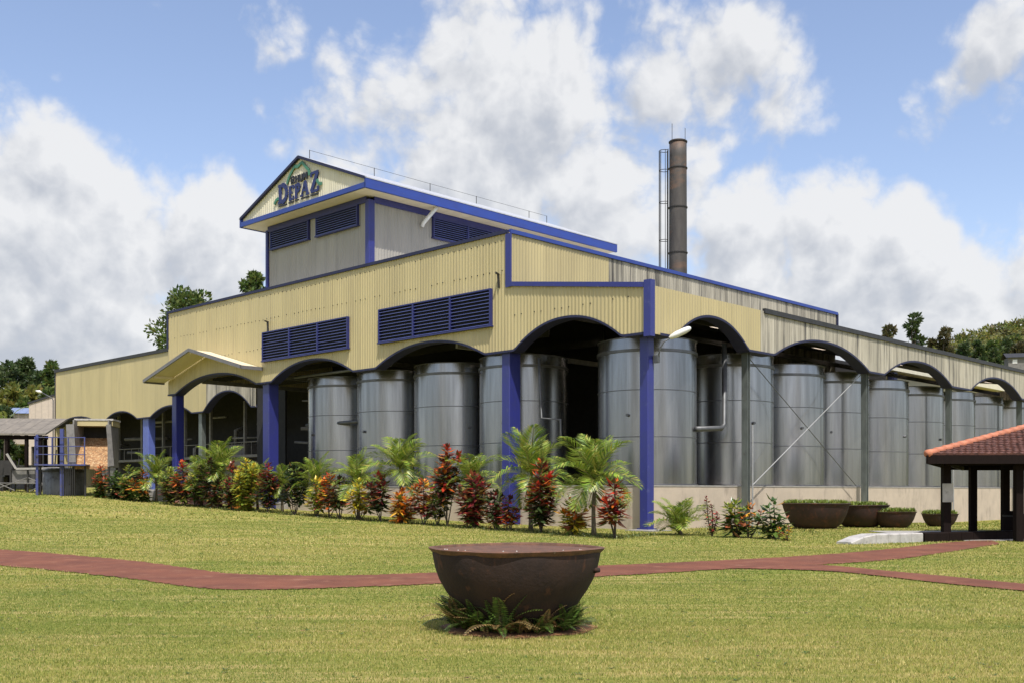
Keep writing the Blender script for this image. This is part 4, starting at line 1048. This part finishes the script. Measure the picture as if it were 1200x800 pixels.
# bench, trolley-like plant under the shed
x, y, z = ppx(28, -6.2)
BN = empty('conveyor_frame', (x, y, z), .1, 'low slanted conveyor frame of pale metal bars in front of the shed', 'conveyor')
MB().bar((-1.1,0,2.6),(-.5,0,1.6),.12).build('arm', M['concrete'], BN); MB().bar((-.5,0,1.6),(2.3,0,1.65),.13).build('beam', M['concrete'], BN)
for p, q in (((-2.2,0,.1),(.2,0,1.0)),((-2.4,0,1.0),(-.6,0,.15)),((.4,0,.1),(2.2,0,1.1)),((.3,0,1.0),(2.4,0,.1)),((-2.4,0,.65),(2.5,0,.62))):
    MB().tube([p, q], .03, 5).build('brace', M['machine'], BN)
for q in (-.9, .2, 1.3, 2.2): MB().box(q-.05,q+.05,.1,.2,-.2,1.6).build('leg', M['iron'], BN)
MB().box(-.9,.6,.3,1.2,.6,1.5).build('gearbox', M['machine'], BN)
for k_, (xa, xb, za, zb_) in enumerate(((-4.5,-3.2,0,1.5),(-3.0,-1.8,0,1.1),(1.0,2.4,.2,1.2),(-2.2,-1.2,1.2,2.2))):
    MB().box(xa,xb,1.3,2.1,za,zb_).build('casing', M['iron' if k_ % 2 else 'rust'], BN)
for k_ in range(6): MB().tube([(-4.4+1.2*k_,.6,.1),(-4.1+1.2*k_,.6,2.3+.3*(k_ % 3))], .045, 5).build('upright', M['iron'], BN)
# machinery glimpsed behind the left arches
def machine(px, b, w, d, h, kind, lab):
    x, y, z = ppx(px, b); o = empty('mill_machine', (x, y, 1.0), ROT, lab, 'machine')
    if kind == 'drum':
        MB().tube([(0,-w/2,h*.6),(0,w/2,h*.6)], h*.38, 20).build('drum', M['machine'], o, True)
        for q in (-w*.35, w*.35): MB().box(-d/2,d/2,q-.15,q+.15,0,h*.5).build('bearing_stand', M['machine'], o)
    else:
        MB().box(-d/2,d/2,-w/2,w/2,.3,h).build('housing', M['machine'], o); MB().box(-d/2-.03,-d/2,-w/3,w/3,h*.3,h*.8).build('hatch', M['concrete'], o)
        for q in (-w*.4, w*.4): MB().box(-.15,.15,q-.12,q+.12,0,.3).build('foot', M['iron'], o)
        MB().tube([(0,w/4,h),(0,w/4,h+1.2),(.8,w/4,h+1.5)], .16, 10).build('duct', M['machine'], o, True)
machine(138, 12, 2.0, 1.4, 3.2, 'box', 'tall grey machine housing seen through the arch left of the pale blue pillar')
machine(190, 12, 3.2, 1.6, 2.6, 'drum', 'grey mill drum seen between the pale blue pillar and the porch column')
machine(232, 11.5, 2.2, 1.4, 3.0, 'box', 'dim grey machine cabinet seen deep inside the porch arch')
machine(282, 12.6, 3.0, 1.2, 4.4, 'box', 'broad brownish cabinet seen inside the porch beside its right column')
# kerb blocks and pot behind the planting
for i, (px, mt, lab) in enumerate(((186,'white','white painted kerb block behind the planting, left of the far porch column'),(215,'redwhite','red and white painted kerb block behind the planting under the porch'),(232,'redwhite','faded red kerb block behind the planting, next to the dark maroon shrub'),(246,'redwhite','longest red kerb block behind the planting'))):
    x, y, z = ppx(px, -1.6); mb = MB(); c = .05; w = 1.0; h = .75
    mb.add([(-w,-.25,0),(w,-.25,0),(w,.25,0),(-w,.25,0),(-w,-.25,h-c),(w,-.25,h-c),(w,.25,h-c),(-w,.25,h-c),(-w+c,-.25+c,h),(w-c,-.25+c,h),(w-c,.25-c,h),(-w+c,.25-c,h)],
           [(0,1,5,4),(1,2,6,5),(2,3,7,6),(3,0,4,7),(4,5,9,8),(5,6,10,9),(6,7,11,10),(7,4,8,11),(8,9,10,11)])
    o = mb.build('kerb_block', M[mt]); o.location = (x, y, z-.05); o.rotation_euler = (0, 0, ROT+math.pi/2); tag(o, lab, 'kerb')
x, y, z = ppx(276, -1.7)
o = MB().lathe([(0,0),(.42,0),(.52,.85),(.56,.87),(.56,.97),(.50,.97),(.46,.6),(0,.6)], 24).build('plant_pot', M['orange'], None, False)
o.location = (x, y, z-.04); tag(o, 'orange plastic plant pot behind the dark crimson shrub', 'pot')
# ------------------------------------------------------------------ far buildings, hills, trees
x, y = (47-600)/FPX*118, 118.0
GB = empty('gabled_shed', (x, y, 0), 0, 'pinkish gabled shed with a small arch beyond the left wing', 'shed')
zr = z_at(463, y); ze = z_at(473, y)
def gable_front(xv): return ze+(zr-ze)*(1-abs(xv-1.6)/3.0)
for i in range(4):
    a, b = -1.25+i*.72, -1.25+(i+1)*.72-.015; mb = MB(); k = 5
    for j in range(k+1):
        s = a+(b-a)*j/k; t = (s-.1)/.75; zb = 6.6+(.85*math.sqrt(max(0, 1-t*t)) if abs(t) < 1 else 0)
        mb.v += [(s,0,zb),(s,0,gable_front(s))]
    for j in range(k): mb.f.append((2*j,2*j+2,2*j+3,2*j+1))
    mb.build('wall_sheet', M['pink'], GB)
MB().bar((-1.35,-.05,gable_front(-1.35)+.05),(1.6,-.05,zr+.05),.12,.22).build('barge_board', M['darktrim'], GB)
MB().box(-1.25,1.6,.4,.5,.5,ze).build('rear_wall', M['dark'], GB); MB().box(-1.3,-1.0,.0,.3,.5,6.6).box(.9,1.6,.0,.3,.5,6.6).build('pier', M['pink'], GB)
SL = empty('yard_lamp', (x+.9, y-20, 0), 0, 'pole mounted street lamp leaning out from the edge of the left wing', 'lamp')
yl = y-20; s_ = yl/FPX
P0 = ((61-600)*s_-(x+.9), 0, z_at(466, yl)); P1 = ((49-600)*s_-(x+.9), 0, z_at(459.5, yl)); P2 = ((42-600)*s_-(x+.9), 0, z_at(457.5, yl))
MB().tube([(P0[0]+.1,0,1.5),(P0[0]+.1,0,P0[2]-.2),P0,P1], .05, 6).build('arm', M['pipe'], SL, True)
MB().tube([P1, (P1[0]*.6+P2[0]*.4,0,P1[2]*.6+P2[2]*.4+.02), P2], [.08,.15,.06], 8).build('lamp_head', M['lampwhite'], SL, True)
x, y = (22-600)/FPX*138, 138.0
HS = empty('house', (x, y, 0), .1, 'small far house with a pale blue tin roof among the trees', 'house')
zt = z_at(476, y); zb = z_at(484, y)
MB().box(-1.6,1.6,0,4,zb-4,zb).build('wall', M['pink'], HS)
for i in range(4): 
    a = -1.9+i*.95; MB().add([(a,-.4,zb),(a+.93,-.4,zb),(a+.93,2,zt),(a,2,zt),(a,4.4,zb),(a+.93,4.4,zb)], [(0,1,2,3),(3,2,5,4)]).build('roof_sheet', M['blueroof'], HS)
MB().box(-.6,.2,-.06,0,zb-3,zb-1.2).build('window', M['dark'], HS)
# hill ground
def hill(name, cx, cy, rx, ry, h, label, z0=0, seed=1):
    r = random.Random(seed); n = 36; v = []; f = []
    ph = [r.uniform(0, 6.28) for _ in range(6)]
    for i in range(n+1):
        for j in range(n+1):
            u, w = -1+2*i/n, -1+2*j/n; d = math.sqrt(u*u+w*w)
            q = max(0, 1-d*d)**1.0 if d < 1 else 0
            zz = h*q*(1+.14*math.sin(5*u+ph[0])+.12*math.sin(7*w+ph[1])+.06*math.sin(13*u+9*w+ph[2]))-.6
            v.append((cx+rx*u, cy+ry*w, z0+zz))
    for i in range(n):
        for j in range(n): k = i*(n+1)+j; f.append((k, k+n+1, k+n+2, k+1))
    me = bpy.data.meshes.new(name); me.from_pydata(v, [], f); me.polygons.foreach_set('use_smooth', [True]*len(me.polygons))
    o = tag(link(name, me, M['hill']), label, 'hill', kind='structure')
    def height(x, y):
        u, w = (x-cx)/rx, (y-cy)/ry; d = math.sqrt(u*u+w*w); q = max(0, 1-d*d)**1.0 if d < 1 else 0
        return z0+h*q*(1+.14*math.sin(5*u+ph[0])+.12*math.sin(7*w+ph[1])+.06*math.sin(13*u+9*w+ph[2]))-.6
    return height
hl = hill('hill', -110, 225, 85, 75, 18, 'wooded hill rising behind the yard at the left', seed=2)
hr = hill('hill', 175, 300, 190, 110, 41, 'green bushy hill behind the weathered side of the factory', seed=4)
def clump_leaves(lv, c, rad, n, size, cols, r, flat=.8):
    for _ in range(n):
        d = np.array([r.gauss(0, 1), r.gauss(0, 1), r.gauss(0, 1)]); d /= np.linalg.norm(d)
        rr = r.random()**.45
        p = np.array(c)+d*rad*rr*np.array([1, 1, flat])
        nd = d+np.array([r.uniform(-.9, .9), r.uniform(-.9, .9), r.uniform(-.3, .9)]); nd /= np.linalg.norm(nd)
        sd = np.cross(nd, [r.uniform(-1, 1), r.uniform(-1, 1), r.uniform(-1, 1)]); sd /= (np.linalg.norm(sd)+1e-6)
        lv.quadleaf(p, nd, sd, size*r.uniform(.7, 1.3), size*r.uniform(.4, .7), vary(r.choice(cols), r, .3))
def tree(x, y, z, h, cw, label, seed, cols, nclump=16, nleaf=110, size=.5, crown=.62, name='tree', group='trees around the factory', shape=1.0, slender=False):
    r = random.Random(seed); root = empty(name, (x, y, z-.3), 0, label, 'tree', group)
    mb = MB(); top = h*.82
    pts = [(.15*math.sin(i*1.3+seed)*i/4, .15*math.cos(i+seed)*i/4, top*i/5) for i in range(6)]
    tr = max(.12, h*.028); mb.tube(pts, [tr*(1-.75*i/5) for i in range(6)], 8)
    lv = Leaves()
    for k in range(nclump):
        q = (k+.5)/nclump; zz = h*(1-crown)+h*crown*q
        prof = (math.sin(math.pi*(.12+.80*q))**.8) if not slender else (1-q)**.6*.9+.12
        a = 2.4*k+r.uniform(-.5, .5); R = cw/2*prof*r.uniform(.35, .85)*shape
        c = (R*math.cos(a), R*math.sin(a), zz); rad = cw*.17*r.uniform(.7, 1.35)*(1 if not slender else .85)
        i0 = pts[min(4, max(1, int(5*(zz/top)*.75)))]
        mb.tube([i0, ((i0[0]+c[0])/2, (i0[1]+c[1])/2, (i0[2]+c[2])/2+.1), c], [tr*.32, tr*.22, tr*.08], 5, False)
        clump_leaves(lv, c, rad, nleaf, size, cols, r)
    mb.build('trunk', M['stem'], root); lv.build('crown', M['treeleaf'], root)
    return root
TG = [(.075,.12,.028),(.10,.15,.034),(.055,.09,.02),(.15,.18,.04)]
TD = [(.04,.07,.022),(.06,.09,.028),(.08,.11,.032)]
TY = [(.19,.20,.04),(.15,.17,.036),(.25,.23,.055)]
TO = [(.09,.085,.035),(.07,.07,.03),(.12,.10,.04)]
# trees right behind the factory at the left
def tree_px(px, ytop, ybase_z, Y, wpx, label, seed, cols, **k):
    x = (px-600)/FPX*Y; zt = z_at(ytop, Y); zb = ybase_z if ybase_z is not None else gz(x, Y)
    return tree(x, Y, zb, zt-zb+.3, wpx*Y/FPX, label, seed, cols, **k)
tree_px(222, 347, None, 132, 95, 'broad leafy tree whose crown shows above the left roof corner', 11, TG, nclump=44, nleaf=170, size=.62)
tree_px(298, 321, None, 128, 46, 'leafy tree showing beside the left wall of the tower', 12, TG, nclump=28, nleaf=160, size=.6)
# left hill
for i, (px, yt, Y, w, cols, lab) in enumerate([(8,428,150,44,TD,'dark round tree on the left hill at its top'),(28,421,160,34,TD,'tallest dark tree crowning the left hill'),(46,438,150,26,TD,'dark narrow tree left of the factory wing on the hill'),(60,424,140,24,TG,'feathery tree just behind the corner of the left wing'),
        (-14,452,135,36,TG,'green tree low on the left hill'),(14,452,128,36,TY,'yellowish bamboo like tree on the left hillside'),(38,456,126,34,TY,'yellow green tree beside the pale blue roof'),(55,458,124,26,TG,'mid green tree behind the pinkish shed'),(26,470,121,22,TG,'small leafy tree by the pale blue roof'),(3,480,112,26,TD,'dark bush behind the open shed')]):
    Y *= 1.2; x = (px-600)/FPX*Y; zb = max(gz(x, Y), hl(x, Y))
    tree_px(px, yt, min(zb, z_at(yt, Y)-4), Y, w, lab, 30+i, cols, nclump=20, nleaf=130, size=.8, crown=.85, group='trees on the left hill')
# banana plant by the shed
x, y, z = ppx(6, -3)
y += 12
BA = empty('banana_plant', ((6-600)/FPX*y, y, 1.8), 0, 'banana plant with a broad pale leaf beside the open shed', 'plant')
MB().tube([(0,0,0),(0,0,z_at(494, y)-1.8)], [.16,.09], 8).build('stem', M['stem'], BA)
for k, (az, L, e) in enumerate(((.2,2.6,.95),(2.2,2.2,.7),(3.6,2.0,.5),(5.0,2.0,.8))):
    lv = Leaves(); n = 8; p = np.array([0, 0, z_at(496, y)-1.8]); r = random.Random(k)
    for i in range(n):
        q = i/n; a = e-1.0*q*q; fw = np.array([math.cos(a)*math.cos(az), math.cos(a)*math.sin(az), math.sin(a)]); sd = np.array([-math.sin(az), math.cos(az), .25]); p2 = p+fw*L/n
        for sg in (-1, 1): lv.leaf((p+p2)/2, sd*sg+fw*.3, fw, .38*math.sin(math.pi*(q*.85+.1)), L/n*1.25, vary((.20,.24,.06), r, .15), 0, .15)
        p = p2
    lv.build('large_leaf', M['leaf'], BA)
# right hand hill: single trees, then the rest as one mass
RT = [(1041,383,190,22,TO,'small olive brown tree left of the tall one above the weathered roof',0),(1071,370,195,36,TD,'tall dark pointed tree above the weathered roof line',1),(1105,385,200,30,TO,'brownish open tree right of the tall pointed one',0),
      (1092,395,200,16,TO,'thin feathery treetop between the tall tree and the brownish one',0),(1146,400,235,13,TD,'small dark round tree on the ridge of the right hill',0),(1166,407,205,20,TD,'dark tree on the slope of the right hill',0),(1152,416,200,10,TD,'little dark bush lower on the right hill',0),
      (1128,404,245,22,TD,'dark tree at the left end of the right ridge',0),(1162,402,250,26,TG,'green tree on the ridge past the small dark one',0),(1178,402,255,24,TD,'dark spreading tree near the end of the right ridge',0),(1195,405,250,26,TO,'dull olive tree at the right end of the ridge',0),(1212,406,250,26,TG,'green ridge tree beyond the farm roof',0),(1185,414,200,18,TY,'yellow green tree above the small farm roof',0)]
for i, (px, yt, Y, w, cols, lab, sl) in enumerate(RT):
    x = (px-600)/FPX*Y; zb = hr(x, Y) if hr(x, Y) > 1 else 0
    zt = z_at(yt, Y); zb = min(zb, zt-3.2)
    tree_px(px, yt, zb, Y, w, lab, 60+i, cols, nclump=22 if w > 20 else 12, nleaf=130, size=.85, crown=.85, slender=bool(sl), group='trees on the right hill')
lv = Leaves(); r = random.Random(9)
for k in range(2200):
    x, y = r.uniform(85, 190), r.uniform(205, 320)
    if hr(x, y) < 4: continue
    clump_leaves(lv, (x, y, hr(x, y)+.5), r.uniform(1.0, 2.6), 26, 1.1, r.choice([TY, TY, TG, TO, TY]), r, .7)
tag(lv.build('hill_scrub', M['treeleaf']), 'dense yellow green scrub covering the right hill', 'scrub', kind='stuff')
lv = Leaves()
for k in range(420):
    u = r.uniform(-.9, .95); w = r.uniform(-1, .1); x, y = -110+85*u, 225+75*w
    if hl(x, y) < 1.5: continue
    clump_leaves(lv, (x, y, hl(x, y)+.5), r.uniform(.8, 1.8), 24, .8, r.choice([TY, TG, TG, TD]), r, .7)
tag(lv.build('hill_scrub', M['treeleaf']), 'dense green scrub covering the left hill', 'scrub', kind='stuff')
# small dark roofed house on the right hill
Y = 190; x = (1197-600)/FPX*Y
FH = empty('house', (x, Y, z_at(420, Y)-1.0), -.2, 'small dark roofed house half hidden on the right hill', 'house')
MB().box(-2.2,2.2,0,3,-1,1.3).build('wall', M['machine'], FH)
MB().add([(-2.7,-.5,1.25),(2.7,-.5,1.25),(2.7,1.5,2.2),(-2.7,1.5,2.2),(2.7,3.5,1.25),(-2.7,3.5,1.25)], [(0,1,2,3),(3,2,4,5)]).build('roof', M['darktrim'], FH)
MB().box(-1.5,-.7,-.05,0,.2,.9).build('window', M['lampwhite'], FH)
# yellow building seen through the third bay
x, y, z = W(11.2, 56)
YB = empty('yellow_building', (x, y, -.4), ROT, 'pale yellow building seen through the third bay behind the tanks', 'building')
MB().box(-10.5,14,0,.2,0,12.0).build('wall', M['cream'], YB); MB().box(-10.6,14.2,-.7,-.02,11.4,12.3).build('roof_fascia', M['gable'], YB); MB().box(-10.6,14.2,-.72,4,12.31,12.45).build('roof', M['roof'], YB)
MB().box(-10.2,-9.6,-.6,-.1,0,11.3).build('post', M['darkblue'], YB)
# ------------------------------------------------------------------ mown grass blades on the lawn (one mass)
def grass():
    rng = np.random.default_rng(4); V = []; C = []
    zones = [(8.0,13.0,2900,.021,.0075),(13.0,19.0,1250,.024,.011),(19.0,30.0,420,.028,.018),(30.0,46.0,130,.034,.032),(46.0,84.0,24,.05,.07)]
    pts = []
    for (y0, y1, dens, h, w) in zones:
        area = (y1*y1-y0*y0)/2*1.16; n = int(area*dens)
        y = np.sqrt(rng.uniform(y0*y0, y1*y1, n)); x = y*rng.uniform(-.58, .58, n)
        pts.append((x, y, np.full(n, h), np.full(n, w)))
    x = np.concatenate([p[0] for p in pts]); y = np.concatenate([p[1] for p in pts]); h = np.concatenate([p[2] for p in pts]); w = np.concatenate([p[3] for p in pts])
    rx, ry = x-CX, y-CY; a = LA.x*rx+LA.y*ry; b = RB.x*rx+RB.y*ry
    keep = ~in_path(x, y) & ~((b > .3) & (a > .3)) & (((x-KX)**2+(y-KY-.05)**2/.85) > .68+.2*rng.random(len(x))) & ~((x > 14.1) & (y > 33.8) & (x < 25.6) & (y < 42.1))
    x, y, h, w = x[keep], y[keep], h[keep], w[keep]; n = len(x); z = ground_z(x, y)
    patch = np.zeros(n)
    for q in range(26):
        f = .25*1.14**q; th_ = rng.uniform(0, 6.283); patch += np.sin(f*(x*np.cos(th_)*.6+y*np.sin(th_)*1.3)+rng.uniform(0, 6.283)+.6*np.sin(.3*f*x+q))/(1+.06*q)
    patch = np.clip(.46+patch*.20, 0, 1)
    for (bx_, by_, br_) in ((2.9,11.6,.55),(-2.4,11.0,.5),(-4.5,20.5,.9),(1.2,9.6,.4),(5.5,14.5,.7)): patch = np.maximum(patch, 1.25*np.exp(-((x-bx_)**2+((y-by_)*.8)**2)/br_**2))
    band = .5+.5*np.sin(y*1.9+.8*np.sin(x*.35)+.4*np.sin(x*1.1+y)); patch = np.clip(.80*patch+.24*band, 0, 1.1)
    h = h*rng.uniform(.6, 1.4, n)*(.8+.4*patch); t = rng.uniform(0, 6.283, n); lean = rng.uniform(.1, .95, n)*h
    dx, dy = np.cos(t), np.sin(t); la = rng.uniform(0, 6.283, n)
    P = np.empty((n, 3, 3), np.float32)
    P[:,0] = np.stack([x-dx*w/2, y-dy*w/2, z-.003], -1); P[:,1] = np.stack([x+dx*w/2, y+dy*w/2, z-.003], -1)
    P[:,2] = np.stack([x+np.cos(la)*lean, y+np.sin(la)*lean, z+h], -1)
    g1 = np.array([.165,.220,.030]); g2 = np.array([.345,.335,.066]); g3 = np.array([.55,.455,.17]); g4 = np.array([.10,.165,.02])
    k = np.clip(rng.normal(.08+.84*patch, .24, n), 0, 1)[:, None]
    col = g1*(1-k)+g2*k
    dry = (rng.random(n) < .06+.42*patch**2)[:, None]; col = np.where(dry, g3, col); dk = (rng.random(n) < .12)[:, None]; col = np.where(dk, g4, col)
    col = col*rng.uniform(.75, 1.25, (n, 1))
    me = bpy.data.meshes.new('lawn_grass'); me.vertices.add(3*n); me.vertices.foreach_set('co', P.ravel())
    me.loops.add(3*n); me.loops.foreach_set('vertex_index', np.arange(3*n, dtype=np.int32))
    me.polygons.add(n); me.polygons.foreach_set('loop_start', np.arange(0, 3*n, 3, dtype=np.int32)); me.polygons.foreach_set('loop_total', np.full(n, 3, np.int32))
    me.update(calc_edges=True)
    at = me.attributes.new('leafcol', 'FLOAT_COLOR', 'POINT'); c4 = np.ones((3*n, 4), np.float32); c4[:, :3] = np.repeat(col, 3, 0); at.data.foreach_set('color', c4.ravel())
    tag(link('lawn_grass', me, M['blade']), 'short mown grass blades with straw coloured dry patches covering the lawn', 'grass', kind='stuff')
    print('grass blades', n)
grass()
# longer weeds along the planting and at the path edge
lv = Leaves(); r = random.Random(77)
for k in range(1500):
    px = r.uniform(120, 960); 
    if 765 < px < 790: continue
    b = (bp(px) if px < 765 else -1.2)+r.gauss(-.1, .45) if px < 765 else r.uniform(-2.6, .2)
    if px < 765: x, y, z = ppx(px, b)
    else:
        x, y = hit(px, r.uniform(614, 627)); z = gz(x, y)
    for j in range(3):
        a = r.uniform(0, 6.28); e = r.uniform(.6, 1.4)
        lv.leaf((x+r.uniform(-.1,.1), y+r.uniform(-.1,.1), z-.01), np.array([math.cos(a)*math.cos(e), math.sin(a)*math.cos(e), math.sin(e)]), (-math.sin(a), math.cos(a), 0), r.uniform(.08, .22), .035, vary(r.choice([(.10,.14,.03),(.16,.17,.045),(.07,.10,.02)]), r), .05, .2)
tag(lv.build('weeds', M['leaf']), 'longer weedy grass at the foot of the shrubs and plinth', 'weeds', kind='stuff')

# fallen leaves and small broad-leaved weeds scattered over the lawn (one mass each)
lv = Leaves(); r = random.Random(91)
for k in range(420):
    y = math.sqrt(r.uniform(8.2**2, 34**2)); x = y*r.uniform(-.55, .55)
    if bool(in_path(np.array([x]), np.array([y]))[0]) and r.random() < .6: continue
    a = r.uniform(0, 6.28); z = gz(x, y)+.025
    lv.leaf((x, y, z), (math.cos(a), math.sin(a), r.uniform(-.1,.25)), (-math.sin(a), math.cos(a), r.uniform(-.3,.3)), r.uniform(.035,.085), r.uniform(.018,.04), vary(r.choice([(.16,.09,.04),(.28,.17,.07),(.09,.055,.03),(.36,.28,.12)]), r), .2, .05)
tag(lv.build('fallen_leaves', M['leaf']), 'dry brown fallen leaves scattered over lawn and path', 'leaves', kind='stuff')
lv = Leaves()
for k in range(900):
    y = math.sqrt(r.uniform(8.2**2, 30**2)); x = y*r.uniform(-.55, .55)+r.gauss(0, .2)
    if bool(in_path(np.array([x]), np.array([y]))[0]): continue
    z = gz(x, y)
    for j in range(7):
        a = r.uniform(0, 6.28); lv.leaf((x, y, z+.008), (math.cos(a), math.sin(a), r.uniform(.15,.6)), (-math.sin(a), math.cos(a), 0), r.uniform(.025,.06), r.uniform(.012,.024), vary(r.choice([(.10,.16,.03),(.14,.20,.035),(.08,.12,.025)]), r), .1, .2)
tag(lv.build('lawn_weeds', M['leaf']), 'small darker broad leaved weeds growing in the lawn', 'weeds', kind='stuff')
# rows of fixing screws across the front cladding
mb = MB(); r = random.Random(6)
for (a0, a1, z) in ((8.2,39,11.55),(8.2,39,12.9),(28,39,9.9),(.6,7.6,9.45)):
    q = a0
    while q < a1:
        if r.random() < .8:
            zz = z+r.uniform(-.02,.02); y0 = round(q/.2)*.2+.065; mb.box(-.05,-.022,y0-.022,y0+.022,zz-.025,zz+.02)
        q += .4
o = mb.build('fixing_screws', M['iron'], F); o['kind'] = 'stuff'
